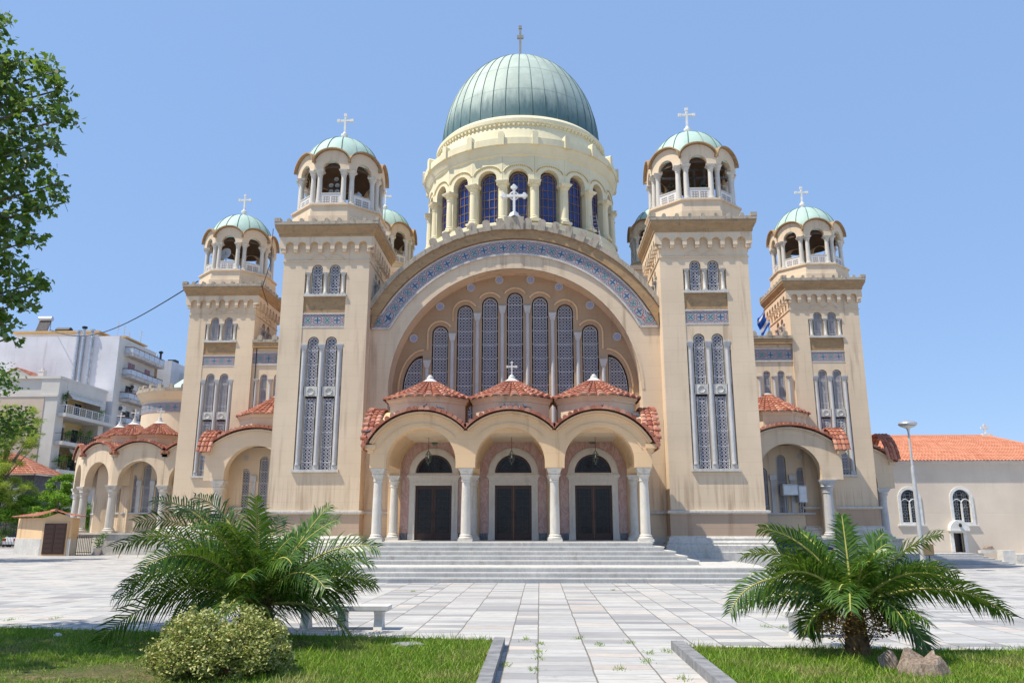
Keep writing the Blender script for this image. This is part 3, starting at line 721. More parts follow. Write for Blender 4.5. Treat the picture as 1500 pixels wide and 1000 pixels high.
# ------------------------------------------------------------------ main dome
DY = 17.0
b = MB(); b.lathe([(7.3, 16.0), (7.3, 20.9), (7.05, 21.0), (7.05, 21.45), (6.9, 21.55), (6.2, 21.6), (6.2, 25), (5, 25)], 80, 0, DY); dr = b.build("dome_drum", 'yellow', cath, smooth=True)
N = 20; Rg = 6.75; half = Rg * math.tan(pi / N)
am = MB(); dm = MB(); win = {}
for k in range(N):
    a = 2 * pi * k / N; T = Matrix.Translation((0, DY, 0)) @ Matrix.Rotation(a, 4, 'Z')
    am.T = T; hwi = .66; zs = 24.72
    am.plate([(-half, 24.25), (-hwi, 24.25), (-hwi, zs)] + [(-hwi * cos(pi * j / 12), zs + hwi * sin(pi * j / 12)) for j in range(1, 12)] + [(hwi, zs), (hwi, 24.25), (half, 24.25), (half, 26.6), (-half, 26.6)], [], -Rg - .06, -Rg + .5)
    for s in (-1, 1):
        am.box(s * half - (.30 if s > 0 else -.02), s * half + (.02 if s < 0 else -.0) + (.30 if s < 0 else 0), -Rg + .02, -Rg + .5, 21.5, 24.25)
    dm.T = T
    arcp = [(-(half - .02) * cos(q), -Rg - .075, 24.95 + .76 * sin(q)) for q in np.linspace(.25, pi - .25, 14)]
    dm.tube(arcp, .045, 5)
    for i in range(19):
        q = .3 + (pi - .6) * i / 18; dm.box(-(half - .1) * cos(q) - .03, -(half - .1) * cos(q) + .03, -Rg - .10, -Rg - .06, 24.95 + .65 * sin(q) - .03, 24.95 + .65 * sin(q) + .03, 1)
am.T = dm.T = None
am.build("drum_arcade", 'yellow', dr); dm.build("arch_mouldings", ['yellow', plain('ochre_bead', (0.50, 0.36, 0.12), 0.9)], dr)
wm = MB(); hwg = .56
wm.plate(arch(0, hwg, 0, 3.05), [], 0, None, mi=0)
for u in (-.36, 0, .36): wm.box(u - .025, u + .025, -.05, -.005, 0.02, 3.05 + (.5 if u == 0 else .36), 1)
for i in range(6): z = .02 + i * .6; wm.box(-hwg, hwg, -.045, -.004, z - .025, z + .025, 1)
wm.tube([(u, -.03, v) for u, v in arch(0, hwg, 0, 3.05, 14)], .06, 6, 1, True)
wm.tube([(u, -.03, v) for u, v in arch(0, hwg - .2, 3.0, 3.05, 12)[2:]], .025, 5, 1)
wmm = wm.mesh("drum_window", ['bluepane', 'brown_frame'])
c = MB(); column(c, 0, 0, 0, 2.9, .25, .42, .55, .40, 16); cmm = c.mesh("drum_column", 'yellow', True)
for k in range(N):
    a = 2 * pi * k / N
    put("drum_window", wmm, dr, ((Rg - .42) * sin(a), DY - (Rg - .42) * cos(a), 21.62), a)
    a += pi / N; R_ = Rg / cos(pi / N) - .07
    put("drum_column", cmm, dr, (R_ * sin(a), DY - R_ * cos(a), 21.55), a)
c = MB(); c.lathe([(6.7, 26.1), (6.95, 26.35), (6.95, 26.5), (7.15, 26.75), (7.2, 26.95)], 80, 0, DY); c.build("drum_cornice", 'yellow', dr, smooth=True)
c = MB(); c.lathe([(7.2, 26.95), (7.28, 26.97), (7.28, 27.45), (7.2, 27.5), (6.75, 27.5), (6.72, 27.75), (6.5, 27.8), (6.35, 28.5), (6.22, 28.9), (6.3, 29.0), (6.42, 29.1), (6.42, 29.35), (6.3, 29.5), (6.1, 29.7), (5.8, 29.8)], 96, 0, DY)
for k in range(N):
    a = 2 * pi * (k + .5) / N; c.T = Matrix.Translation((0, DY, 0)) @ Matrix.Rotation(a, 4, 'Z')
    c.plate([(-.2, 26.9), (.2, 26.9), (.2, 27.75), (.12, 27.85), (-.12, 27.85), (-.2, 27.75)], [], -7.4, -7.0)
for k in range(120):
    a = 2 * pi * k / 120; c.T = Matrix.Translation((0, DY, 0)) @ Matrix.Rotation(a, 4, 'Z'); c.box(-.07, .07, -6.40, -6.2, 28.85, 28.98)
c.T = None; c.build("drum_attic", MT['yellow'], dr)
d = MB(); a_, b_ = 5.98, 7.65
pr = [(a_ * cos(i * pi / 40), b_ * sin(i * pi / 40)) for i in range(21)]; pr[-1] = (0, b_); pr = [(a_, -.2)] + pr
d.lathe(pr, 96)
for k in range(40):
    a = 2 * pi * k / 40; d.tube([((r + .015) * sin(a), -(r + .015) * cos(a), z + .01) for r, z in pr[:-1]], .026, 4, 1)
d.build("main_dome", ['copper', 'copper_dark'], cath, (0, DY, 29.85), True)
x = MB(); zt = 29.85 + b_
x.lathe([(.55, zt - .12), (.5, zt + .1), (.3, zt + .25), (.22, zt + .5), (.3, zt + .6), (.16, zt + .75)], 16, 0, DY)
cross_mb(x, 0, DY, zt + .6, 2.7, .26, .085); x.build("dome_cross", 'finial_metal', cath)
# ------------------------------------------------------------------ portico
BX = [-3.8, 0.0, 3.8]; XC = [-5.67, -1.88, 1.88, 5.67]; ri = 1.485; zi = 4.6; Rr = 2.62; zr = 4.22
YF = -5.05
m = MB()
top = []
for c_ in BX[::-1]:
    lo = 0.0
    aR = acos(min(1, 1.9 / Rr)) if c_ < 3 else acos(2.25 / Rr)
    aL = pi - acos(1.9 / Rr) if c_ > -3 else pi - acos(2.25 / Rr)
    top += arc(c_, zr, Rr - .10, aR, aL, 18)
poly = [(-6.0, 4.37)]
for c_ in BX: poly += [(c_ - ri, 4.37), (c_ - ri, zi)] + [(c_ - ri * cos(pi * j / 20), zi + ri * sin(pi * j / 20)) for j in range(1, 20)] + [(c_ + ri, zi), (c_ + ri, 4.37)]
poly += [(6.0, 4.37), (6.0, 5.3)] + top + [(-6.0, 5.3)]
m.plate(poly, [], YF, -4.35)
po = m.build("portico", 'porch', cath)
m = MB()
for c_ in BX:
    aR = acos(1.88 / Rr); lo_ = aR if c_ < 3 else acos(2.3 / Rr); hi_ = pi - (aR if c_ > -3 else acos(2.3 / Rr))
    for r0, r1, y in ((Rr - .17, Rr - .08, .14), (Rr - .25, Rr - .18, .08), (Rr - .62, Rr - .56, .03)):
        z_ = zr; m.plate(arc(c_, z_, r0, lo_, hi_, 30) + arc(c_, z_, r1, hi_, lo_, 30), [], YF - y, YF)
for s in (-1, 1):
    a, b = sorted((s * 5.75, s * 6.22)); m.box(a, b, YF - .12, -4.4, 5.16, 5.34); a, b = sorted((s * 5.85, s * 6.1)); m.box(a, b, YF - .06, -4.4, 5.0, 5.16)
m.build("archivolt_moulding", 'porch', po)
# transverse arches, vaults
m = MB()
for xx in XC:
    side = abs(xx) > 3; x0, x1 = xx - .3, xx + .3
    if side: topo = arc(-2.75, 4.75, 2.3, .25, pi - .25, 20)
    else: topo = [(-.7, 5.9), (-4.36, 5.9)]
    pl = [(-4.36, 4.3), (-3.95, 4.3), (-3.95, 4.6)] + [(-2.5 - 1.45 * cos(pi * j / 14), 4.6 + 1.25 * sin(pi * j / 14)) for j in range(1, 14)] + [(-1.05, 4.6), (-1.05, 4.3), (-.62, 4.3)] + ([(-.62, 5.4)] + topo + [(-4.36, 5.4)] if side else [(-.62, 5.9), (-4.36, 5.9)])
    m.plate(pl, [], x0, x1, lambda u, v, d: (d, u, v))
for c_ in BX:
    for i in range(16):
        a, b = pi * i / 16, pi * (i + 1) / 16; r = 1.62
        m.add([(c_ + r * cos(a), -4.4, zi + r * sin(a)), (c_ + r * cos(b), -4.4, zi + r * sin(b)), (c_ + r * cos(b), -.5, zi + r * sin(b)), (c_ + r * cos(a), -.5, zi + r * sin(a))], [(0, 1, 2, 3)])
m.build("vaults", 'porch', po)
# columns
c = MB(); column(c, 0, 0, 0, 3.04, .205, .30, .52, .30, 18); cm = c.mesh("column", 'col_marble', True)
for xx in XC: put("column", cm, po, (xx, -4.69, ZP)); 
c = MB(); column(c, 0, 0, 0, 2.98, .20, .32, .5, .28, 16); cm2 = c.mesh("column", 'col_marble', True)
for xx in XC: put("column", cm2, po, (xx * .995, -.92, ZP))
# rear door wall
m = MB(); zt = 6.6
holes = []; ol = [(-6.0, ZP)]
for c_ in BX: ol += [(c_ - 1.22, ZP), (c_ - 1.22, 4.45)] + [(c_ - 1.22 * cos(pi * j / 16), 4.45 + 1.22 * sin(pi * j / 16)) for j in range(1, 16)] + [(c_ + 1.22, 4.45), (c_ + 1.22, ZP)]
ol += [(6.0, ZP), (6.0, zt), (-6.0, zt)]
m.plate(ol, [], -.6, 1.0); dw = m.build("door_wall", 'porch', po)
mp = MB(); md = MB()
for c_ in BX:
    pk = [(c_ - 1.58, ZP + .32), (c_ - 1.17, ZP + .32), (c_ - 1.17, 4.45)] + [(c_ - 1.17 * cos(pi * j / 16), 4.45 + 1.17 * sin(pi * j / 16)) for j in range(1, 16)] + [(c_ + 1.17, 4.45), (c_ + 1.17, ZP + .32), (c_ + 1.58, ZP + .32), (c_ + 1.58, 4.45)] + [(c_ + 1.58 * cos(pi * j / 20), 4.45 + 1.72 * sin(pi * j / 20)) for j in range(1, 20)] + [(c_ - 1.58, 4.45)]
    mp.plate(pk, [], -.64, -.5)
    for s in (-1, 1): a, b = sorted((c_ + s * 1.58, c_ + s * 1.17)); md = MB(); md.box(a, b, -.66, -.5, ZP, ZP + .32); md.build('dark_marble_base', 'darkmarble', po)
mp.build("pink_marble_cladding", 'pink', po)
fm = MB(); w = .87
fm.plate([(-1.16, 0), (-w, 0), (-w, 2.53), (w, 2.53), (w, 0), (1.16, 0), (1.16, 2.80), (-1.16, 2.80)], [], -.70, -.45)
fm.plate([(-1.0, 0.3), (-w - .03, 0.3), (-w - .03, 2.56), (w + .03, 2.56), (w + .03, .3), (1.0, .3), (1.0, 2.68), (-1.0, 2.68)], [], -.73, -.70)
fm.box(-1.2, 1.2, -.76, -.45, 2.80, 2.90); fm.box(-1.27, 1.27, -.80, -.45, 2.90, 3.02); fm.box(-1.22, 1.22, -.74, -.45, 3.02, 3.11)
for s in (-1, 1): a, b = sorted((s * 1.19, s * (w - .0))); fm.box(a, b, -.74, -.45, 0, .3)
fm.plate(arc(0, 3.11, .88, 0, pi, 20) + arc(0, 3.11, 1.19, pi, 0, 20), [], -.70, -.45); fm.plate(arc(0, 3.11, .92, 0, pi, 20) + arc(0, 3.11, 1.12, pi, 0, 20), [], -.72, -.70)
fmm = fm.mesh("door_surround", 'col_marble')
lm = MB(); lm.plate(arc(0, 3.11, .88, 0, pi, 20), [], -.48, None, mi=0); lm.plate(arc(0, 3.11, .78, 0, pi, 20) + arc(0, 3.11, .90, pi, 0, 20), [], -.56, -.48, None, 1); lm.box(-.9, .9, -.57, -.48, 3.11, 3.19, 1)
for i in range(1, 8): a = pi * i / 8; lm.tube([(.2 * cos(a), -.50, 3.19 + .2 * sin(a)), (.78 * cos(a), -.50, 3.11 + .78 * sin(a))], .012, 4, 2)
for r in (.3, .5, .65): lm.tube([(r * cos(q), -.50, 3.15 + r * sin(q)) for q in np.linspace(.1, pi - .1, 16)], .012, 4, 2)
lmm = lm.mesh("lunette", ['glass', 'darkwood', plain('dark_bronze_bars', (0.055, 0.045, 0.035), 0.5)])
lf = MB(); lw_ = .43
lf.box(-lw_, lw_, -.03, .03, 0, .32, 0); lf.box(-lw_, lw_, -.03, .03, 2.36, 2.52, 0)
for s in (-1, 1): a, b = sorted((s * lw_, s * (lw_ - .10))); lf.box(a, b, -.03, .03, .32, 2.36, 0)
lf.box(-lw_ + .1, lw_ - .1, -.005, .005, .32, 2.36, 1)
g = lw_ - .1
for x in (-.22, 0, .22): lf.box(x - .006, x + .006, -.018, -.006, .32, 2.36, 2)
for i in range(9):
    z = .42 + i * .23; lf.box(-g, g, -.02, -.006, z - .006, z + .006, 2)
    if i % 2 == 0 and i < 8: lf.tube([(-g, -.012, z), (0, -.012, z + .23), (g, -.012, z)], .006, 4, 2); lf.tube([(.09 * cos(q), -.012, z + .115 + .09 * sin(q)) for q in np.linspace(0, 2 * pi, 13)], .006, 4, 2)
lf.tube([(.36, -.03, .95), (.36, -.09, 1.0), (.36, -.09, 1.25), (.36, -.03, 1.3)], .014, 5, 2)
lfm = lf.mesh("door_leaf", ['darkwood', 'glass', plain('dark_bronze', (0.055, 0.045, 0.035), 0.5)])
for c_ in BX:
    d = put("door_surround", fmm, po, (c_, 0, ZP)); put("lunette", lmm, d); 
    put("door_leaf", lfm, d, (-.435, -.55, 0)); o = put("door_leaf", lfm, d, (.435, -.55, 0)); o.scale = (-1, 1, 1)
for s in (-1, 1):
    mm_ = MB(); mm_.lathe([(0, -.02), (.15, -.02), (.15, .03), (.08, .06), (0, .03)], 14); o = mm_.build("boss", 'bronze', po, (s * 3.8, -.68, 5.9)); o.rotation_euler = (pi / 2, 0, 0)

# roofs
def barrel(mb, c_, y0, y1, aR, aL, nu, nv, r=Rr, z=zr, T=None):
    if aR is not None:
        mb.tiles(lambda u, v: (c_ + r * cos(pi / 2 + (aR - pi / 2) * v), y0 + (y1 - y0) * u, z + r * sin(pi / 2 + (aR - pi / 2) * v)), nu, nv, 5, .055, .03)
    if aL is not None:
        mb.tiles(lambda u, v: (c_ + r * cos(pi / 2 + (aL - pi / 2) * v), y0 + (y1 - y0) * u, z + r * sin(pi / 2 + (aL - pi / 2) * v)), nu, nv, 5, .055, .03)
m = MB(); av = acos(1.9 / Rr); ae_ = acos(2.45 / Rr)
for c_ in BX:
    barrel(m, c_, YF - .18, .98, av if c_ < 3 else ae_, pi - av if c_ > -3 else pi - ae_, 30, 7)
    # verge: a row of tile ends along the front edge
    lo_ = av if c_ < 3 else ae_; hi_ = pi - (av if c_ > -3 else ae_); n = int((hi_ - lo_) * Rr / .245)
    for i in range(n):
        a = lo_ + (hi_ - lo_) * (i + .5) / n
        m.T = Matrix.Translation((c_ + (Rr + .03) * cos(a), YF - .14, zr + (Rr + .03) * sin(a))) @ Matrix.Rotation(pi / 2 - a, 4, 'Y')
        b0 = len(m.v)
        pr_ = [(.125 * cos(q), -.05 + .18 * sin(q)) for q in np.linspace(0, pi, 7)]
        vs = [(u, -.16, v) for u, v in pr_] + [(u, .2, v) for u, v in pr_]
        m.add(vs, [(k, k + 1, 8 + k, 7 + k) for k in range(6)] + [(0, 1, 2, 3, 4, 5, 6)], 0, [[(i + .5, c_ * 3 + 40.5)] * 4] * 6 + [[(i + .5, c_ * 3 + 40.5)] * 7])
    m.T = None
# hipped side barrels
for s in (-1, 1):
    for sy in (-1, 1):
        aa = pi / 2 - 1.28
        m.tiles(lambda u, v: (s * (5.72 + .68 * u), -2.75 + sy * 2.28 * cos(pi / 2 + (aa - pi / 2) * v), 4.78 + 2.36 * sin(pi / 2 + (aa - pi / 2) * v)), 3, 11, 5, .055, .035)
    for i in range(17):
        a = .3 + (pi - .6) * (i + .5) / 17
        m.T = Matrix.Translation((s * 6.34, -2.75 + 2.32 * cos(a), 4.78 + 2.40 * sin(a))) @ Matrix.Rotation(pi / 2, 4, 'Z') @ Matrix.Rotation(pi / 2 - a, 4, 'Y')
        pr_ = [(.1 * cos(q), .09 * sin(q)) for q in np.linspace(0, pi, 7)]
        vs = [(u, -.12, v) for u, v in pr_] + [(u, .12, v) for u, v in pr_]
        m.add(vs, [(k, k + 1, 8 + k, 7 + k) for k in range(6)], 0, [[(i + .5, 77.5 + s)] * 4] * 6)
    m.T = None
m.build("barrel_roof", 'tile', po)
m = MB()
for s in (-1, 1):
    a, b = sorted((s * 5.3, s * 6.2)); m.plate(arc(-2.75, 4.72, 2.3, .28, pi - .28, 20), [], a, b, lambda u, v, d: (d, u, v))
m.box(-5.5, 5.5, -4.3, .95, 5.9, 6.05)
m.build("roof_infill", 'wall', po)
def octr(th, ap):
    q = (th + pi / 8) % (pi / 4) - pi / 8; return ap / cos(q)
def drum_roof(parent, cx, cy, ap, z0, z1, ztip, nu, nv, cross=True, finz=.42, crossh=.62, top=.24):
    m = MB(); cc = lambda A_, z: [(cx + A_ / cos(pi / 8) * cos(pi / 8 + k * pi / 4), cy + A_ / cos(pi / 8) * sin(pi / 8 + k * pi / 4), z) for k in range(8)]
    vs = []; prof = [(ap, z0), (ap, z1 - .22), (ap + .05, z1 - .2), (ap + .05, z1 - .12), (ap + .16, z1 - .02), (ap + .16, z1 + .06)]
    for a, z in prof: vs += cc(a, z)
    m.add(vs, [(k * 8 + i, k * 8 + (i + 1) % 8, k * 8 + 8 + (i + 1) % 8, k * 8 + 8 + i) for k in range(len(prof) - 1) for i in range(8)])
    d = m.build("octagonal_drum", 'wall', parent)
    t_ = MB(); ae = ap + .27
    def P(u, v):
        th = 2 * pi * u; r = top + (octr(th, ae) - top) * v; z = ztip - (ztip - z1 - .02) * (1.18 * v - .18 * v * v if True else v)
        return (cx + r * sin(th), cy - r * cos(th), z)
    t_.tiles(P, nu, nv, 6, .10, .045, 0, .09); t_.build("tile_roof", 'tile', d)
    f = MB(); f.lathe([(top + .20, ztip - .10), (top + .20, ztip + .02), (top + .08, ztip + .09), (top * .8, ztip + .18), (top * .75, ztip + .27), (top * .5, ztip + .30), (top * .42, ztip + finz), (0, ztip + finz + .03)], 16, cx, cy)
    if cross: cross_mb(f, cx, cy, ztip + finz - .02, crossh, crossh * .68, .035)
    f.build("finial", 'bench', d)
    return d
for c_ in BX: drum_roof(po, c_, -2.75, 1.71, 5.9, 7.48, 8.44, 30, 7, abs(c_) < 1, .36, .6, .2)

# ------------------------------------------------------------------ porch bays of the flanks
def porch_bay(T, w, zb, zcap, ri, Rr2, ztop, depth, parent, cols=(1, 1), drum=None, hwp=None, base=1.3, wing=False, ends=()):
    """One arch on columns, back wall with three tracery windows, and a tiled barrel roof. Local x along the bay, -y outward."""
    root = MB(); root.T = T; hwp = hwp or w / 2 + .75; eb = 0 if wing else .1; zc2 = ztop - Rr2 - .12; zspr = zcap + .3
    ez = zc2 + sqrt(max(.01, (Rr2 - .08) ** 2 - hwp ** 2))
    tp = arc(0, zc2, Rr2 - .08, acos(hwp / (Rr2 - .08)), pi - acos(hwp / (Rr2 - .08)), 24)
    poly = [(-hwp, zcap), (-ri, zcap), (-ri, zspr)] + [(-ri * cos(pi * j / 18), zspr + ri * sin(pi * j / 18)) for j in range(1, 18)] + [(ri, zspr), (ri, zcap), (hwp, zcap)] + tp
    root.plate(poly, [], 0, .65)
    for s in (-1, 1):
        a, b = sorted((s * (hwp - .1), s * (ri + .35))); root.box(a, b, .66, depth, zcap + .02, ez - .05)
    p = root.build("side_porch", 'wall', parent)
    b = MB(); b.T = T
    for r0, r1, y in ((Rr2 - .16, Rr2 - .06, .12), (Rr2 - .24, Rr2 - .17, .06)):
        q = acos((hwp + .05) / r1); b.plate(arc(0, zc2, r0, q, pi - q, 26) + arc(0, zc2, r1, pi - q, q, 26), [], -y, 0)
    for s in (-1, 1):
        a, c_ = sorted((s * (hwp - .25), s * (hwp + .2))); b.box(a, c_, -.1, .7, ez - .28, ez - .08)
    b.build("archivolt_moulding", 'wall', p)
    k = MB(); k.T = T
    W3 = [(-w * .265, .30, zb + 1.5, zcap + .55), (0, .30, zb + 1.5, zcap + 1.35), (w * .265, .30, zb + 1.5, zcap + .55)]
    k.plate([(-hwp, zb), (hwp, zb), (hwp, ez + .4), (-hwp, ez + .4)], [arch(a, h, z0, z1) for a, h, z0, z1 in W3], depth, depth + .3); kw = k.build("back_wall", 'wall', p)
    for a, h, z0, z1 in W3:
        l_ = lattice_window(a, h, z0, z1, depth + .12); me = l_.mesh("window", LAT); me.transform(T); put("window", me, p)
    s_ = MB(); s_.T = T; s_.box(-w * .42, w * .42, depth - .12, depth, zb + 1.38, zb + 1.5); s_.build("sill", 'grey_marble', p)
    for xx in (-w * .1325, w * .1325):
        q = MB(); q.T = T; q.box(xx - .13, xx + .13, depth - .1, depth + .05, zb + 1.5, zcap + .05); q.box(xx - .2, xx + .2, depth - .2, depth + .05, zcap + .05, zcap + .4); q.build("pilaster", 'grey_marble', p)
    for xx in (-w * .27, w * .27):
        q = MB(); q.tube([(xx + .16 * cos(a * pi / 8), depth - .01, zcap + 1.55 + .16 * sin(a * pi / 8)) for a in range(16)], .03, 4, 0, True); q.T = T
        n = 12; q.add([(xx, depth - .02, zcap + 1.55)] + [(xx + .16 * cos(2 * pi * i / n), depth - .02, zcap + 1.55 + .16 * sin(2 * pi * i / n)) for i in range(n)], [(0, 1 + i, 1 + (i + 1) % n) for i in range(n)], 0)
        q2 = MB(); q2.T = T; q2.v = []; q2.add([(xx, depth - .02, zcap + 1.55)] + [(xx + .17 * cos(2 * pi * i / n), depth - .02, zcap + 1.55 + .17 * sin(2 * pi * i / n)) for i in range(n)], [(0, 1 + i, 1 + (i + 1) % n) for i in range(n)]); q2.build("roundel", 'grey_marble', p)
    for s, on in zip((-1, 1), cols):
        if not on: continue
        q = MB(); q.T = T; column(q, s * w / 2, .36, zb, zcap, .30, .35, .75, .42, 18); q.build("column", 'grey_marble' if T.translation.x > 0 else 'col_marble', p, smooth=True)
        if wing: continue
        r = MB(); r.T = T; a, c_ = sorted((s * (w / 2 - .05), s * (hwp - .12))); r.box(a, c_, depth - .55, depth, zb, zcap + .02); r.build("pier", 'wall', p)
    t_ = MB(); t_.T = T; ae2 = acos(min(.99, (hwp + .25) / Rr2))
    nu = max(8, int((depth + .5) / .2)); nv = int((pi / 2 - ae2) * Rr2 / .34)
    for aa in (ae2, pi - ae2):
        t_.tiles(lambda u, v: (Rr2 * cos(pi / 2 + (aa - pi / 2) * v), -.2 + (depth + .6) * u, zc2 + .05 + Rr2 * sin(pi / 2 + (aa - pi / 2) * v)), nu, nv, 5, .06, .035)
    n = int((pi - 2 * ae2) * Rr2 / .27)
    for i in range(n):
        a = ae2 + (pi - 2 * ae2) * (i + .5) / n
        t_.T = T @ Matrix.Translation((Rr2 * cos(a) * 1.01, -.16, zc2 + .05 + Rr2 * sin(a) * 1.01)) @ Matrix.Rotation(pi / 2 - a, 4, 'Y')
        pr_ = [(.135 * cos(q), -.05 + .20 * sin(q)) for q in np.linspace(0, pi, 7)]
        vs = [(u, -.12, v) for u, v in pr_] + [(u, .2, v) for u, v in pr_]
        t_.add(vs, [(k_, k_ + 1, 8 + k_, 7 + k_) for k_ in range(6)] + [(0, 1, 2, 3, 4, 5, 6)], 0, [[(i + .5, 55.5)] * 4] * 6 + [[(i + .5, 55.5)] * 7])
    for s in ends:
        t_.T = T; Re = depth / 2 + .62; q0 = .22
        for sy in (-1, 1):
            t_.tiles(lambda u, v: (s * (hwp - .55 + .95 * u), depth / 2 + .1 + sy * Re * cos(pi / 2 + (q0 - pi / 2) * v), ez - .45 + 1.15 * Re * sin(pi / 2 + (q0 - pi / 2) * v)), 4, 7, 5, .07, .05)
    t_.T = None; t_.build("barrel_roof", 'tile', p)
    f = MB(); f.T = T; f.box(-hwp - eb, hwp + eb, -.35, depth + .3, zb - .12, zb); f.box(-hwp, hwp, -.25, depth + .3, base - 3, zb - .12)
    f.build("marble_base", 'white_marble', p)
    if drum:
        q = T @ Vector(drum[:3]); drum_roof(p, q.x, q.y, drum[3], q.z - 1.6, q.z, drum[4], 40, 9, True, .5, .75, .28)
    return p
TR = Matrix.Translation
for s in (-1, 1):
    porch_bay(TR((s * 16.5, 10.3, 0)), 4.5, 1.33, 4.75, 1.88, 4.5, 8.1, 1.85, cath, (1, 1), None, 3.15, ends=(s,))
    drum_roof(cath, s * 16.05, 12.75, 2.15, 7.0, 8.9, 10.3, 38, 8, True, .5, .75, .3)
porch_bay(TR((22.95, 18, 0)), 4.5, 1.2, 4.6, 1.88, 4.5, 7.9, 3.0, cath, (1, 1), None, 3.05, ends=(1,))
# apsidal wing far on the left
w = 3.9; P = Vector((-24.0, 20.0, 0)); ang = [0, 0, radians(29), radians(52)]
pts_ = [Vector((-22.9, 20.0)), Vector((-26.8, 20.0)), Vector((-30.65, 20.0))]
for a in (radians(29), radians(52)): pts_.append(pts_[-1] + Vector((-cos(a), sin(a))) * w)
for i in range(len(pts_) - 1):
    q, p_ = pts_[i], pts_[i + 1]; mid = (p_ + q) / 2; d = q - p_; rz = atan2(d.y, d.x)
    T = TR((mid.x, mid.y, 0)) @ Matrix.Rotation(rz, 4, 'Z')
    porch_bay(T, w, 1.55, 5.0, 1.5, 2.9, 8.35, 1.5, cath, (1, 1 if i == 0 else 0), (0, 2.6, 8.9, 1.35, 9.9), w / 2 - .002, wing=True)
m = MB(); m.box(-33, -21, 22.2, 32, 0, 8.2); m.build("wing_block", 'wall', cath)
# round apse with green roof behind the wing
ax, ay = -31.3, 34.0
m = MB(); m.lathe([(4.3, 0), (4.3, 13.0), (4.45, 13.1), (4.75, 13.6), (4.85, 13.7), (4.85, 14.0), (4.5, 14.05)], 40, ax, ay); ap = m.build("round_apse", 'wall', cath, smooth=True)
m = MB(); n = 40
for i in range(n):
    a, b = 2 * pi * i / n, 2 * pi * (i + 1) / n; r = 4.33
    m.add([(ax + r * sin(a), ay - r * cos(a), 11.9), (ax + r * sin(b), ay - r * cos(b), 11.9), (ax + r * sin(b), ay - r * cos(b), 12.75), (ax + r * sin(a), ay - r * cos(a), 12.75)], [(0, 1, 2, 3)], 0, [[(i * .8, 0), (i * .8 + .8, 0), (i * .8 + .8, 1), (i * .8, 1)]])
m.build("mosaic_band", 'mosaic', ap)
m = MB()
for i in range(28):
    a = 2 * pi * i / 28; m.T = TR((ax, ay, 0)) @ Matrix.Rotation(a, 4, 'Z'); m.plate([(-.18, 13.9), (.18, 13.9)] + [(.18 * cos(pi * j / 6), 14.2 + .18 * sin(pi * j / 6)) for j in range(7)], [], -4.8, -4.5)
m.T = None; m.lathe([(4.9, 13.7), (4.9, 14.0), (4.4, 14.02)], 40, ax, ay); m.build("parapet", 'concrete', ap)
m = MB(); m.lathe([(2.6, 13.9), (2.4, 14.4), (0, 16.4)], 32, ax, ay); m.build("cone_roof", 'copper2', ap)
for i in range(-3, 4):
    a = i * .42; o = MB(); o.plate(arch(0, .22, 0, .7), [], -4.34, -4.3); put("apse_window", o.mesh("apse_window", 'darkglass'), ap, (ax, ay, 9.2), a)

# ------------------------------------------------------------------ stairs of the cathedral
m = MB()
R_ = ZP; rl, ru = .1657, (ZP - .497) / 5
for i in range(3):
    y = -10.06 + .33 * i; z = rl * (i + 1); m.box(-9.6 + .02 * i, 9.6 - .02 * i, y + .03, .2 - .01 * i, -.3 - .01 * i, z - .045); m.box(-9.63 + .02 * i, 9.63 - .02 * i, y, .2 - .015 * i, z - .045, z)
for i in range(5):
    y = -7.35 + .33 * i; z = .497 + ru * (i + 1); xh = 7.35 - .39 * i
    m.box(-xh + .03, xh - .03, y + .03, .1 - .01 * i, .3 - .01 * i, z - .045); m.box(-xh, xh, y, .1 - .015 * i, z - .045, z)
m.build("marble_steps", 'step', cath)
# ================================================================== GROUND
def sm(t): t = min(1, max(0, t)); return t * t * (3 - 2 * t)
def gz(x, y): return -0.65 * sm((x - 12.5) / 11) * sm((y + 5) / 16)
t = NT('slate_paving', 0.75, 0.25); p = t.pos(); x = t.xyz(p)
wob = t.m('MULTIPLY', t.m('SUBTRACT', t.noise(p, 0.9, 3), 0.5), 0.05)
X_ = t.m('ADD', t.m('ADD', x[0], 0.25), wob); PER = 3.02
q = t.m('FLOOR', t.m('DIVIDE', X_, PER)); f = t.m('SUBTRACT', X_, t.m('MULTIPLY', q, PER))
bd = [0.0, 0.98, 1.45, 2.20, 3.02]
g1 = t.m('GREATER_THAN', f, bd[1]); g2 = t.m('GREATER_THAN', f, bd[2]); g3 = t.m('GREATER_THAN', f, bd[3])
cid = t.m('ADD', t.m('MULTIPLY', q, 4), t.m('ADD', g1, t.m('ADD', g2, g3)))
dx = None
for b_ in bd:
    e = t.m('ABSOLUTE', t.m('SUBTRACT', f, b_)); dx = e if dx is None else t.m('MINIMUM', dx, e)
rnd = t.white(t.comb(cid, 3.3, 0))
rowl = t.m('ADD', 0.31, t.m('MULTIPLY', t.white(t.comb(cid, 7.7, 0)), 0.13))
yv = t.m('ADD', t.m('DIVIDE', t.m('ADD', x[1], t.m('MULTIPLY', wob, 1.5)), rowl), t.m('MULTIPLY', rnd, 9))
sid = t.m('FLOOR', yv); fy = t.m('SUBTRACT', yv, sid)
dy = t.m('MULTIPLY', t.m('MINIMUM', fy, t.m('SUBTRACT', 1.0, fy)), rowl)
r1 = t.white(t.comb(cid, sid, 0)); r2 = t.white(t.comb(cid, sid, 5.0))
c = t.ramp(r1, [(0, (0.26, 0.255, 0.26)), (0.3, (0.41, 0.40, 0.39)), (0.6, (0.465, 0.455, 0.435)), (0.85, (0.51, 0.485, 0.45)), (1, (0.31, 0.305, 0.305))])
c = t.mix(t.m('MULTIPLY', t.m('GREATER_THAN', r2, 0.93), 0.6), c, (0.56, 0.47, 0.40))
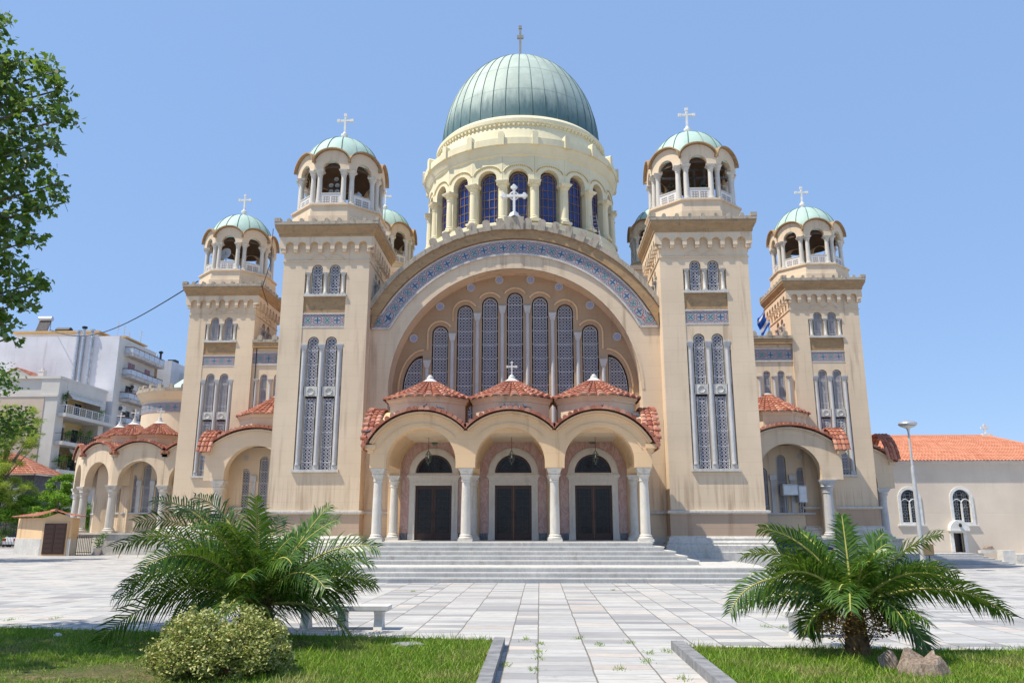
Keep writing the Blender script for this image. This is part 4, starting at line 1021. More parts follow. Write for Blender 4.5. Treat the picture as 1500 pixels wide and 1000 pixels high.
c = t.mix(t.m('MULTIPLY', t.sm(t.noise(t.mapv(p, (1, 3.5, 1)), 2.6, 6, 0.7), 0.42, 0.72), 0.5), c, (0.24, 0.235, 0.23))
c = t.mix(t.m('MULTIPLY', t.sm(t.noise(p, 0.25, 4), 0.5, 0.7), 0.3), c, (0.60, 0.58, 0.55))
c = t.mix(t.m('MULTIPLY', t.sm(t.noise(p, 1.7, 6, .75), .56, .74), .35), c, (0.17, 0.16, 0.15))
jt = t.m('MAXIMUM', t.m('SUBTRACT', 1.0, t.sm(dx, 0.006, 0.017)), t.m('MULTIPLY', t.m('SUBTRACT', 1.0, t.sm(dy, 0.005, 0.014)), 0.8))
c = t.mix(t.m('MULTIPLY', jt, 0.85), c, (0.13, 0.11, 0.085))
t.col(c); t.bump(t.m('SUBTRACT', t.m('ADD', t.m('MULTIPLY', t.noise(p, 14, 4), 0.3), t.m('MULTIPLY', r2, 0.3)), jt), 0.35, 0.012)
MT['paving'] = t.mat
xs = [-900, -300, -120, -80] + list(np.linspace(-60, 60, 41)) + [80, 120, 300, 900]
ys = [-900, -200, -80] + list(np.linspace(-45, 60, 43)) + [80, 120, 300, 900]
m = MB(); nx = len(xs)
m.add([(a, b, gz(a, b)) for b in ys for a in xs], [(j * nx + i, j * nx + i + 1, j * nx + nx + i + 1, j * nx + nx + i) for j in range(len(ys) - 1) for i in range(nx - 1)])
m.build("plaza", 'paving', None, smooth=True, kind="structure")

t = NT('lawn_soil', 0.95, 0.1); p = t.pos()
c = t.ramp(t.noise(p, 0.9, 5, 0.65), [(0.35, (0.10, 0.15, 0.035)), (0.5, (0.17, 0.16, 0.07)), (0.65, (0.30, 0.22, 0.13))])
c = t.mix(t.sm(t.noise(p, 5, 5, .7), .45, .62), c, (0.12, 0.13, 0.05)); c = t.mix(t.m('MULTIPLY', t.sm(t.noise(p, 30, 4, .7), .45, .65), 0.7), c, (0.07, 0.055, 0.03)); t.col(c); t.bump(t.noise(p, 25, 5, .7), 1.0, 0.05); MT['soil'] = t.mat
rng = np.random.default_rng(5)
def lawn(poly, name):
    m = MB(); m.plate(poly, [], -.05, .04, lambda u, v, d: (u, v, d)); return m.build(name, 'soil', None, kind="structure")
LW = [(-40, -45), (.48, -45), (.48, -24.95), (-2.2, -24.55), (-5.8, -24.1), (-8.9, -23.55), (-40, -19)]
RW = [(3.50, -45), (40, -45), (40, -27.3), (8.6, -25.85), (3.50, -25.62)]
lawn(LW, "lawn_bed"); lawn(RW, "lawn_bed")
from mathutils import noise as mn
def grass(name, x0, x1, yf, yb, n, seed, dry):
    r = np.random.default_rng(int(seed)); out = []
    px = r.uniform(x0, x1, n); u = r.uniform(0, 1, n) ** 0.9
    pos = []
    for a, q in zip(px, u):
        b_ = yb(a) - (yb(a) - yf) * q; k = mn.noise((a * .55, b_ * .9, seed)) + .5 * mn.noise((a * 2.1, b_ * 2.6, 3.3)) + dry(a, b_)
        if k < r.uniform(-.9, -.1): continue
        pos.append((a, b_, min(1.5, max(.35, .8 + .7 * k))))
    P_ = np.array(pos); N_ = len(P_); th = r.uniform(0, 2 * pi, N_); h = r.gamma(2.6, .0145, N_).clip(.012, .10) * P_[:, 2]; w_ = r.uniform(.004, .008, N_) * 1.3
    le = r.normal(0, .55, (N_, 2)) * h[:, None]
    b0 = np.stack([P_[:, 0] - w_ * np.cos(th), P_[:, 1] - w_ * np.sin(th), np.full(N_, .04)], 1); b1 = np.stack([P_[:, 0] + w_ * np.cos(th), P_[:, 1] + w_ * np.sin(th), np.full(N_, .04)], 1)
    tp = np.stack([P_[:, 0] + le[:, 0], P_[:, 1] + le[:, 1], .04 + h], 1)
    V = np.stack([b0, b1, tp], 1).reshape(-1, 3); return npmesh(name, V, np.arange(N_ * 3).reshape(-1, 3))
def npmesh(name, V, F, mat=None):
    me = bpy.data.meshes.new(name); k = F.shape[1]
    me.vertices.add(len(V)); me.vertices.foreach_set("co", V.astype(np.float32).ravel())
    me.loops.add(F.size); me.loops.foreach_set("vertex_index", F.astype(np.int32).ravel())
    me.polygons.add(len(F)); me.polygons.foreach_set("loop_start", np.arange(0, F.size, k, dtype=np.int32)); me.polygons.foreach_set("loop_total", np.full(len(F), k, np.int32))
    me.update(calc_edges=True)
    if mat is not None: me.materials.append(mat)
    return me
def leafmat(name, stops, trans=0.35, rough=0.5, tcol=(0.2, 0.35, 0.04), dry=False):
    t = NT(name, rough, 0.35); g = t.n("ShaderNodeNewGeometry").outputs["Random Per Island"]
    c = t.ramp(g, stops)
    if dry: pp = t.pos(); c = t.mix(t.m('MULTIPLY', t.sm(t.m('ADD', t.noise(pp, 0.8, 3), t.m('MULTIPLY', t.noise(pp, 4.5, 3), .45)), .70, .98), .8), c, (0.42, 0.36, 0.15))
    t.col(c)
    tr = t.n("ShaderNodeBsdfTranslucent"); mx = t.mix(0.5, c, tcol, 'MIX'); t.l(mx, tr.inputs["Color"])
    ms = t.n("ShaderNodeMixShader"); ms.inputs[0].default_value = trans
    out = [n for n in t.t.nodes if n.type == 'OUTPUT_MATERIAL'][0]
    t.l(t.b.outputs[0], ms.inputs[1]); t.l(tr.outputs[0], ms.inputs[2]); t.l(ms.outputs[0], out.inputs["Surface"]); return t.mat
MT['grass'] = leafmat('grass_blades', [(0, (0.09, 0.19, 0.010)), (0.5, (0.18, 0.33, 0.020)), (0.85, (0.28, 0.42, 0.035)), (1, (0.44, 0.38, 0.14))], 0.35, 0.6, dry=True)
gl = grass("grass", -11, .46, -30.2, lambda a: -24.99 + (.48 - a) * .147, 105000, 1.0, lambda a, b: (.75 if a > -2.2 else .05) + (.7 if b > -25.1 else 0) - (.15 if -4.6 < a < -1.6 and b < -27.3 else 0))
gl.materials.append(MT['grass']); o = put("grass", gl); o['kind'] = "stuff"; o['label'] = "patchy grass of the left lawn, partly in tree shade"
gr = grass("grass", 3.53, 11, -30.2, lambda a: -25.65 - (a - 3.5) * .046, 70000, 2.0, lambda a, b: .75 - (.9 if (3.9 < a < 5.0 and b > -26.5) else 0) - (.5 if a > 7.2 and b < -27.2 else 0))
gr.materials.append(MT['grass']); o = put("grass", gr); o['kind'] = "stuff"; o['label'] = "bright green grass of the right lawn"
# weeds in the joints
wv = []; r = np.random.default_rng(9)
spots = [(1.0, -24.6), (1.22, -25.1), (1.22, -26.0), (1.21, -26.6), (2.2, -25.2), (2.72, -24.9), (3.2, -25.9), (3.4, -27.2), (2.9, -26.0), (1.9, -24.4), (5.6, -22.6), (5.9, -22.7), (.55, -24.9), (2.3, -27.5), (.75, -27.2), (3.5, -25.0), (-7.6, -21.4), (-9.0, -21.6), (-9.8, -21.9), (-6.3, -22.2), (3.05, -28.2), (1.15, -27.6), (2.75, -26.8), (-2.6, -14), (3.5, -13.2)]
for sx_, sy_ in spots:
    for _ in range(34):
        a = sx_ + r.normal(0, .045); b_ = sy_ + r.normal(0, .11); h = r.uniform(.015, .06); th = r.uniform(0, pi); w_ = .007
        wv += [(a - w_ * cos(th), b_ - w_ * sin(th), 0), (a + w_ * cos(th), b_ + w_ * sin(th), 0), (a + r.normal(0, .03), b_ + r.normal(0, .03), h)]
me = npmesh("weeds", np.array(wv), np.arange(len(wv)).reshape(-1, 3), MT['grass']); o = put("weeds", me); o['kind'] = "stuff"; o['label'] = "small weeds growing in the paving joints"
# kerbs
def kerb(name, x0, x1, y0, y1, h):
    m = MB(); n = 5
    for i in range(n):
        a, b = y0 + (y1 - y0) * i / n, y0 + (y1 - y0) * (i + 1) / n - .012; j = (i % 3) * .004
        m.box(x0 + j, x1 + j, b, a, -.05, h - j)
    m.build(name, 'kerb', None, kind="structure")
kerb("kerb", .485, .66, -25.3, -34, .13); kerb("kerb", 3.30, 3.495, -25.62, -34.5, .13)

# ================================================================== PLANTS
def leaves(name, C, size, n, mat, seed=0, asp=.55, shell=.35, leaf=None, parent=None, fl=0.0):
    """n small leaf faces scattered through a list of ellipsoid clumps (x, y, z, rx, ry, rz)."""
    r = np.random.default_rng(seed); C = np.array(C, float); vol = (C[:, 3] * C[:, 4] * C[:, 5]) ** (2 / 3); idx = r.choice(len(C), n, p=vol / vol.sum())
    d = r.normal(size=(n, 3)); d /= np.linalg.norm(d, axis=1)[:, None]; rad = r.uniform(shell, 1.0, n) ** .6
    P_ = C[idx, :3] + d * C[idx, 3:6] * (rad * (1 + r.normal(0, .10, n)))[:, None]
    a = r.normal(size=(n, 3)); a[:, 2] *= .5; a[:, 2] -= fl; a /= np.linalg.norm(a, axis=1)[:, None]
    b = np.cross(a, r.normal(size=(n, 3))); b /= np.linalg.norm(b, axis=1)[:, None]; nn = np.cross(a, b)
    s = size * r.uniform(.6, 1.3, n)
    leaf = leaf or [(0, 0), (.5, .5 * asp), (1, 0), (.5, -.5 * asp)]
    V = np.stack([P_ + (a * u + b * v) * s[:, None] + nn * (s * (.12 if 0.2 < u < .8 else 0))[:, None] for u, v in leaf], 1).reshape(-1, 3)
    me = npmesh(name, V, np.arange(n * len(leaf)).reshape(-1, len(leaf)), mat); return put(name, me, parent)
MT['palm'] = leafmat('palm_leaf', [(0, (0.03, 0.075, 0.012)), (0.5, (0.06, 0.13, 0.018)), (1, (0.13, 0.22, 0.035))], 0.22, 0.34, (0.28, 0.48, 0.04))
MT['rachis'] = plain('frond_stem', (0.38, 0.36, 0.09), 0.6)
MT['drystem'] = plain('dry_brown_fibre', (0.17, 0.10, 0.05), 0.9, var=.5, scale=14)
MT['drydates'] = leafmat('dry_flower_stalks', [(0, (0.28, 0.15, 0.04)), (1, (0.42, 0.26, 0.07))], .1)
def frond(p0, az, el0, L, droop, seed, ll=.42, pairs=54, tw=0.0):
    r = random.Random(seed); n = 26; roll = (r.choice((-1, 1)) * r.uniform(.5, 1.1)) if abs(cos(az)) > .55 else r.uniform(-.35, .35); pairs = int(pairs * .92); pts = [Vector(p0)]; dirs = []
    for i in range(n):
        tt = (i + .5) / n; e = el0 - droop * tt ** 1.6; a = az + tw * tt
        d = Vector((cos(e) * cos(a), cos(e) * sin(a), sin(e))); dirs.append(d); pts.append(pts[-1] + d * (L / n))
    mb = MB(); mb.tube(pts, [.026 * (1 - .85 * i / n) + .003 for i in range(n + 1)], 5, 1)
    for i in range(pairs):
        tt = .10 + .895 * i / (pairs - 1); k = min(n - 1, int(tt * n)); p = pts[k].lerp(pts[k + 1], tt * n - k) if k < n else pts[-1]
        d = dirs[k]; sd = d.cross(Vector((0, 0, 1)))
        if sd.length < .05: sd = Vector((-sin(az), cos(az), 0))
        sd.normalize(); up = sd.cross(d).normalized(); sd, up = sd * cos(roll) + up * sin(roll), up * cos(roll) - sd * sin(roll)
        prof = min(1, .35 + tt * 3.0) * (1 - .62 * max(0, (tt - .62) / .38) ** 1.5)
        for s in (-1, 1):
            fwd = .42 + .7 * tt + r.uniform(-.08, .08); l_ = ll * prof * r.uniform(.88, 1.1); lift = .16 + r.uniform(-.42, .34)
            v = (sd * s * 1.0 + d * fwd + up * lift).normalized(); wv_ = v.cross(up).normalized() * (.0105 + .004 * prof)
            mid = p + v * l_ * .5; tip = p + v * l_ + Vector((r.uniform(-.04, .04), r.uniform(-.04, .04), -.16 * l_ - .22 * l_ * r.random()))
            mb.add([p - wv_ * .6, p + wv_ * .6, mid + wv_, mid - wv_, tip], [(0, 1, 2, 3), (3, 2, 4)])
    return mb
def palm(name, label, loc, zc, key, nrand, Lr, seed, ll, spread=(.1, 1.45), tr=.34, ksc=.95):
    t_ = thing(name, label, "palm", loc); r = random.Random(seed)
    tk = MB(); prof = [(tr, -.05), (tr * 1.05, .1), (tr * .85, zc * .5), (tr * .65, zc)]; tk.lathe(prof, 14)
    for i in range(70):
        a = r.uniform(0, 2 * pi); z = r.uniform(0, zc); rr = tr * (.95 - .35 * z / max(.1, zc))
        tk.add([((rr) * cos(a - .2), rr * sin(a - .2), z), (rr * cos(a + .2), rr * sin(a + .2), z), ((rr + .14) * cos(a), (rr + .14) * sin(a), z + r.uniform(.12, .26))], [(0, 1, 2)])
    tk.build("trunk", 'drystem', t_)
    fr = [(a, b, L_ * ksc, d_) for a, b, L_, d_ in key]
    for i in range(nrand):
        az = 2.39996 * i + r.uniform(-.3, .3); q = i / max(1, nrand - 1); el = spread[1] - (spread[1] - spread[0]) * q ** .85 + r.uniform(-.1, .1)
        fr.append((az, el, Lr * r.uniform(.8, 1.1) * (.72 + .28 * sin(pi * q)), r.uniform(.75, 1.35)))
    for i, (az, el, L, dr_) in enumerate(fr):
        frond((.08 * cos(az), .08 * sin(az), zc - .05), az, el, L, dr_, seed * 100 + i, ll).build("frond", ['palm', 'rachis'], t_)
    return t_
D = radians
KL = [(D(168), D(63), 3.05, D(62)), (D(150), D(70), 2.85, D(66)), (D(140), D(62), 2.8, D(72)), (D(178), D(48), 3.0, D(72)), (D(95), D(72), 2.3, D(70)), (D(60), D(68), 2.3, D(60)), (D(-110), D(66), 2.3, D(72)), (D(-125), D(52), 2.4, D(86)), (D(200), D(60), 2.5, D(80)), (D(-40), D(42), 2.1, D(80)), (D(30), D(44), 2.2, D(66)), (D(180), D(36), 2.75, D(85)), (D(192), D(14), 2.7, D(72)), (D(172), D(58), 3.0, D(72)), (D(160), D(66), 2.7, D(68)), (D(185), D(26), 2.4, D(60)), (D(115), D(78), 2.2, D(60)), (D(170), D(46), 2.6, D(95)),
      (D(18), D(64), 2.0, D(14)), (D(-2), D(50), 2.35, D(62)), (D(-12), D(30), 2.2, D(48)), (D(-20), D(10), 2.0, D(60)), (D(5), D(25), 2.0, D(40)), (D(-55), D(55), 2.0, D(80)), (D(-100), D(70), 1.9, D(55)), (D(-80), D(80), 2.1, D(45)), (D(210), D(45), 2.3, D(90))]
palm("palm", "large bushy date palm behind the variegated bush on the left lawn", (-3.45, -25.35, .04), .62, KL, 20, 2.05, 3, .47)
KR = [(D(182), D(34), 2.35, D(100)), (D(176), D(52), 2.0, D(70)), (D(168), D(66), 1.95, D(60)), (D(160), D(24), 1.9, D(75)), (D(80), D(86), 1.5, D(12)), (D(3), D(52), 2.0, D(40)), (D(-2), D(44), 1.9, D(72)), (D(-8), D(26), 2.35, D(72)), (D(-18), D(22), 2.4, D(66)), (D(10), D(34), 1.8, D(40)),
      (D(-72), D(20), 1.25, D(85)), (D(-95), D(58), 1.35, D(60)), (D(195), D(48), 1.8, D(100)), (D(120), D(66), 1.6, D(40)), (D(-120), D(40), 1.4, D(85)), (D(40), D(60), 1.7, D(40))]
pr_ = palm("palm", "smaller date palm with dry stalks on the right lawn", (5.88, -26.5, .04), .78, KR, 15, 1.4, 8, .38, (-.15, 1.35), .17, .86)
leaves("dry_stalks", [(-.4, -.15, .45, .28, .25, .26), (.42, -.1, .5, .34, .25, .25), (.1, -.3, .5, .35, .2, .25)], .06, 1500, MT['drydates'], 4, .4, .1, parent=pr_)

MT['varieg'] = leafmat('variegated_leaf', [(0, (0.08, 0.14, 0.025)), (0.35, (0.19, 0.26, 0.05)), (0.55, (0.43, 0.43, 0.13)), (1, (0.64, 0.60, 0.26))], 0.22, 0.5, (0.5, 0.5, 0.1))
bt = thing("variegated_bush", "rounded bush with small yellow and green leaves on the left lawn", "bush", (-2.85, -28.3, .04))
rr = random.Random(2); cl = []
for i in range(130):
    a = rr.uniform(0, 2 * pi); q = rr.random() ** .42; x_, y_ = .86 * q * cos(a), .66 * q * sin(a); zt = .70 * sqrt(max(.05, 1 - .95 * q * q)); z_ = .06 + zt * rr.random() ** .6; s_ = rr.uniform(.10, .19)
    cl.append((x_, y_, z_, s_, s_, s_))
for i in range(60):
    a = rr.uniform(0, 2 * pi); q = rr.random() ** .5; zt = .72 * sqrt(max(.05, 1 - .95 * q * q)) + rr.uniform(.02, .16); cl.append(((.9 * q) * cos(a), .7 * q * sin(a), zt, .035, .035, .10))
leaves("foliage", cl, .046, 24000, MT['varieg'], 7, .6, .1, parent=bt)
m = MB()
for i in range(26):
    a = rr.uniform(0, 2 * pi); q = rr.uniform(.2, .8); m.tube([(.1 * cos(a), .1 * sin(a), 0), (.4 * q * cos(a), .3 * q * sin(a), .25), (.8 * q * cos(a), .55 * q * sin(a), .55)], [.014, .01, .004], 4)
m.build("stem", 'drystem', bt)

PL = [(-8.88, -26, 11.28, 0.19), (-9.18, -26, 10.85, 0.47), (-8.57, -26, 10.33, 0.31), (-8.01, -26, 10.24, 0.36), (-7.67, -26, 9.88, 0.26), (-7.39, -26, 9.24, 0.24), (-7.92, -26, 9.39, 0.53), (-8.59, -26, 9.55, 0.59), (-8.21, -26, 8.71, 0.5), (-7.71, -26, 8.77, 0.26), (-7.95, -26, 8.23, 0.4), (-7.47, -26, 7.96, 0.21), (-7.33, -26, 7.62, 0.14), (-8.28, -26, 7.9, 0.47), (-7.78, -26, 7.5, 0.4), (-8.29, -26, 7.11, 0.43), (-7.82, -26, 6.92, 0.28), (-8.1, -26, 6.41, 0.36), (-7.71, -26, 6.09, 0.28), (-7.48, -26, 6.06, 0.17), (-8.1, -26, 5.84, 0.31), (-7.75, -26, 5.71, 0.24), (-8.02, -26, 5.35, 0.24), (-7.9, -26, 5.1, 0.14), (-9.31, -26, 9.98, 0.83), (-9.34, -26, 8.59, 0.95), (-8.98, -26, 7.12, 0.83), (-8.65, -26, 5.85, 0.53),
      (-10.6, -26.6, 9.6, 1.2), (-11.2, -25.4, 8.4, 1.4), (-12.0, -27.5, 10, 1.5), (-10.2, -27.6, 8.0, 1.1), (-12.6, -25.5, 9.0, 1.5), (-10.4, -24.6, 9.2, 1.1), (-11.5, -28.3, 7.4, 1.2), (-10.5, -26, 11.0, .9), (-10.0, -28.4, 9.6, 1.0), (-11.4, -29.6, 7.6, 1.1), (-10.4, -30.4, 6.6, 1.0), (-12.2, -28.8, 6.4, 1.0), (-11.8, -30.6, 8.6, 1.1), (-12.8, -29.8, 7.2, 1.0), (-9.9, -29.5, 7.6, .7)]
MT['plane'] = leafmat('plane_tree_leaf', [(0, (0.035, 0.085, 0.018)), (0.6, (0.07, 0.14, 0.025)), (0.85, (0.20, 0.26, 0.14)), (1, (0.16, 0.27, 0.03))], 0.35, 0.4, (0.35, 0.55, 0.05))
MT['bark'] = plain('grey_brown_bark', (0.16, 0.13, 0.10), 0.95, 0.1, 0, .4, 5, .3)
pt = thing("plane_tree", "leafy plane tree whose branches hang in at the upper left", "tree", (-11.4, -26.4, .08))
m = MB(); m.tube([(0, 0, -.1), (.05, 0, 2.2), (-.1, .1, 4.5), (.1, 0, 7), (.2, 0, 9.5)], [.3, .25, .2, .14, .05], 10); m.build("trunk", 'bark', pt)
m = MB(); rp = random.Random(4)
for (a, b, c_, r_) in PL:
    st = Vector((.0, 0, max(2.8, c_ - 2.6))); en = Vector((a + 11.4, b + 26.4 + rp.uniform(-.2, .2), c_ - .1)); md_ = st.lerp(en, .55) + Vector((0, 0, .45))
    m.tube([st, md_, en, en + Vector((r_ * .6, 0, -.1 + rp.uniform(-.1, .2)))], [.05, .03, .014, .004], 5)
m.build("branch", 'bark', pt)
lf = [(0, 0), (.12, .16), (.08, .5), (.42, .3), (.62, .42), (.72, .2), (1.0, 0), (.72, -.2), (.62, -.42), (.42, -.3), (.08, -.5), (.12, -.16)]
leaves("crown", [(a + 11.4, b + 26.4, c_ - .08, r_ * .95, max(r_, .4), r_ * .95) for a, b, c_, r_ in PL[:28]] , .125, 3700, MT['plane'], 3, .8, .1, lf, pt, .5)
leaves("crown", [(a + 11.4, b + 26.4, c_ - .08, r_, r_, r_) for a, b, c_, r_ in PL[24:]], .22, 6600, MT['plane'], 13, .8, .1, lf, pt, .4)
# trees beyond the left edge, whose shade falls on the paving
MT['treeleaf'] = leafmat('bright_leaf', [(0, (0.09, 0.19, 0.02)), (0.6, (0.19, 0.36, 0.035)), (1, (0.32, 0.48, 0.07))], 0.4, 0.5, (0.35, 0.6, 0.05))
MT['darkleaf'] = leafmat('dark_hedge_leaf', [(0, (0.035, 0.09, 0.014)), (0.7, (0.08, 0.18, 0.025)), (1, (0.14, 0.26, 0.04))], 0.25)
MT['pineleaf'] = leafmat('pine_needles', [(0, (0.16, 0.24, 0.03)), (0.5, (0.34, 0.42, 0.06)), (1, (0.56, 0.58, 0.13))], 0.45, .6, (.45, .6, .08))
def tree(name, label, loc, H, cl, n, size, mat, seed, asp=.55, tr=.2, shell=.2, branch=True, group=None):
    t_ = thing(name, label, "tree", loc, 0, group); m = MB(); m.tube([(0, 0, -.2), (.05, 0, H * .35), (-.05, .05, H * .7), (0, 0, H * .92)], [tr, tr * .8, tr * .5, tr * .15], 8); m.build("trunk", 'bark', t_)
    m = MB(); loc = Vector(loc)
    for c_ in (cl if len(cl) < 30 else cl[::7]):
        e = Vector(c_[:3]) - loc; st = Vector((0, 0, max(.4, min(H * .8, e.z * .62)))); m.tube([st, st.lerp(e, .6) + Vector((0, 0, .1)), e], [tr * .3, tr * .2, tr * .06], 5)
    m.build("branch", 'bark', t_)
    leaves("crown", [(c_[0] - loc.x, c_[1] - loc.y, c_[2] - loc.z, *c_[3:]) for c_ in cl], size, n, mat, seed, asp, shell, parent=t_); return t_
rp = random.Random(6); cl = []
for i in range(16): r_ = rp.uniform(.8, 1.5); cl.append((-34 + rp.uniform(-3, 3), 7 + rp.uniform(-3, 3), rp.uniform(5.5, 11), r_ * 1.2, r_ * 1.2, r_))
tree("shade_tree", "tall leafy tree outside the left edge shading the paving", (-34, 7, 0), 11, cl, 5000, .3, MT['darkleaf'], 21, .6, .3)
PN = [(-54.59, 43, 14.13, 1.05), (-52.73, 43, 14.12, 0.75), (-55.48, 43, 12.68, 1.5), (-53.21, 43, 12.3, 1.64), (-51.68, 43, 11.94, 0.9), (-54.68, 43, 9.79, 1.64), (-52.9, 43, 10.14, 1.2), (-52.24, 43, 10.64, 1.05), (-54.26, 43, 6.96, 1.94), (-52.28, 43, 5.9, 1.35), (-53.63, 43, 7.66, 1.5), (-56.63, 43, 10.52, 2.24), (-56.33, 43, 6.26, 2.24), (-58.3, 43, 14.15, 1.87), (-53.12, 43, 4.17, 1.05)]
def split(l, k, s, sd):
    r = random.Random(sd); o = []
    for a, b, c_, q in l:
        for _ in range(k):
            w_ = q * s * r.uniform(.7, 1.3); o.append((a + r.uniform(-1, 1) * q * .75, b + r.uniform(-1, 1) * q * .9, c_ + r.uniform(-1, 1) * q * .75, w_, w_, w_ * .6))
    return o
tree("pine_tree", "loose yellowish green pine tree in front of the peach gable wall at the far left", (-54.8, 43, 0), 14.5, split(PN, 8, .36, 1), 36000, .40, MT['pineleaf'], 31, .09, .28, .0)
LG = [(-48.06, 42, 5.85, 1.48), (-48.94, 42, 4.48, 1.18), (-47.08, 42, 6.54, 0.89), (-47.47, 42, 4.14, 1.33), (-48.94, 42, 3.46, 0.89), (-46.85, 42, 4.82, 1.03), (-48.65, 42, 6.54, 0.74)]
tree("young_tree", "bright green young tree between the hedge shrubs and the apsidal wing", (-47.8, 42, 0), 6, split(LG, 7, .40, 2), 15000, .22, MT['treeleaf'], 32, .5, .14, .0)
for i, (x_, y_, z_, q, lb) in enumerate([(-54.3, 44, 3.4, 1.45, "green clipped shrub nearest the left edge behind the iron fence"), (-52.2, 44.3, 3.5, 1.2, "green rounded shrub second from the left behind the iron fence"), (-50.6, 44, 3.2, 1.1, "green shrub beside the young green tree behind the fence"), (-46.2, 44, 3.0, 1.2, "green shrub behind the young tree next to the apsidal wing")]):
    t_ = thing("shrub", lb, "shrub", (x_, y_, 0), 0, "shrubs behind the iron fence")
    leaves("foliage", split([(0, 0, z_ * 1.15, q * 1.3), (.2, 0, z_ * .6, q * 1.3)], 12, .42, 40 + i), .19, 7000, MT['treeleaf'], 50 + i, .6, .1, parent=t_)
    m = MB(); m.tube([(0, 0, -.1), (0, 0, z_ * .7)], [.12, .05], 6); m.build("trunk", 'bark', t_)
# stump and stones
t = NT('split_grey_wood', .95, .1); p = t.pos(); f = t.noise(t.mapv(p, (14, 14, 2.5)), 1.5, 6, .75); t.col(t.ramp(f, [(.3, (.13, .09, .065)), (.5, (.33, .25, .19)), (.7, (.48, .40, .33))])); t.bump(f, 1.0, .05); MT['stump'] = t.mat
m = MB(); r = random.Random(11); n = 18; vs = []
hts = [.38, .46, .44, .3, .36, .42, .5, .46, .33, .30, .28, .25, .28, .3, .26, .3, .33, .36]
for z_, k in ((-.05, 1.18), (.1, .98), (.2, .86)):
    vs += [(k * (.33 + .03 * ((i * 7) % 5)) * cos(2 * pi * i / n), k * (.27 + .02 * ((i * 5) % 4)) * sin(2 * pi * i / n), z_) for i in range(n)]
vs += [(.70 * (.33 + .03 * ((i * 7) % 5)) * cos(2 * pi * i / n), .7 * (.27) * sin(2 * pi * i / n), hts[i] * .82) for i in range(n)]
vs += [(.35 * .33 * cos(2 * pi * i / n), .35 * .27 * sin(2 * pi * i / n), .18 + .4 * hts[i] * .5) for i in range(n)]
m.add(vs, [(k * n + i, k * n + (i + 1) % n, k * n + n + (i + 1) % n, k * n + n + i) for k in range(4) for i in range(n)] + [tuple(4 * n + i for i in range(n))])
o = m.build("tree_stump", 'stump', None, (6.12, -28.0, .03)); o.scale = (.74, .8, .8); o['label'] = "short split grey tree stump on the right lawn"; o['category'] = "stump"
def rock(name, label, loc, s, seed, mat):
    import bmesh
    bm = bmesh.new(); bmesh.ops.create_icosphere(bm, subdivisions=3, radius=1)
    for v in bm.verts:
        q = v.co * 1.6; k = 1 + .30 * mn.noise((q.x + seed, q.y, q.z)) + .12 * mn.noise((q.x * 3, q.y * 3 + seed, q.z * 3)); v.co = Vector((v.co.x * s[0] * k, v.co.y * s[1] * k, max(-.3, v.co.z) * s[2] * k))
    me = bpy.data.meshes.new(name); bm.to_mesh(me); bm.free(); me.materials.append(MT[mat]); o = put(name, me, None, loc); o['label'] = label; o['category'] = "stone"; return o
rock("stone", "pale block of stone just left of the tree stump", (5.86, -27.6, .1), (.13, .12, .17), 3.0, 'stump')
rock("stone", "flat pale stone lying in the left lawn", (-.88, -25.65, .06), (.26, .16, .035), 8.0, 'kerb')
rock("stone", "small whitish stone in the shaded left lawn", (-7.05, -24.85, .07), (.06, .05, .04), 5.0, 'bench')
# ================================================================== STREET FURNITURE AND SMALL THINGS
def bench(label, loc, L, xs, rz=0):
    t_ = thing("bench", label, "bench", loc, rz); m = MB(); m.box(-L / 2, L / 2, -.22, .22, .355, .43); m.box(-L / 2 + .04, L / 2 - .04, -.19, .19, .335, .355); m.build("seat", 'bench', t_)
    for x_ in xs:
        l = MB(); l.plate([(-.17, 0), (.17, 0), (.15, .06), (.10, .18), (.12, .28), (.18, .335), (-.18, .335), (-.12, .28), (-.10, .18), (-.15, .06)], [], x_ - .08, x_ + .08, lambda u, v, d: (d, u, v)); l.build("leg", 'bench', t_)
bench("white marble bench beside the left palm", (-2.5, -23.2, 0), 1.75, (-.72, -.02, .68))
bench("white marble bench half hidden by the right palm", (6.25, -24.0, 0), 1.45, (-.5, .45))

t_ = thing("street_lamp", "tall grey street lamp with a round disc head in front of the old church", "street lamp", (24.15, 11, gz(24.15, 11)))
zb = -t_.location.z
m = MB(); m.tube([(0, 0, 0), (0, 0, 3.2), (0, 0, 6.2), (0, 0, 6.22), (.0, 0, 7.8 + zb)], [.16, .14, .11, .075, .06], 12); m.lathe([(.26, 0), (.26, .06), (.18, .1)], 12); m.build("pole", 'lampgrey', t_, (0, 0, 0), True)
m = MB(); m.lathe([(.06, 7.7), (.12, 7.95), (.5, 8.1), (.56, 8.2), (.5, 8.3), (.2, 8.42), (0, 8.44)], 24); m.build("lamp_head", 'galv', t_, (0, 0, zb - .02), True)
m = MB(); m.lathe([(.14, 7.93), (.44, 8.06), (0, 8.0)], 20); m.build("diffuser", 'offwhite', t_, (0, 0, zb - .03))
s_ = thing("notice_board", "small brown notice board beside the lamp post foot", "sign", (24.35, 10.6, gz(24.35, 10.6)))
m = MB(); m.box(-.30, .30, -.03, .03, .95, 1.6); m.box(-.26, .26, -.04, -.03, .99, 1.56); m.build("panel", 'board', s_); m = MB(); m.box(-.03, .03, -.025, .025, 0, .95); m.build("post", 'iron', s_)

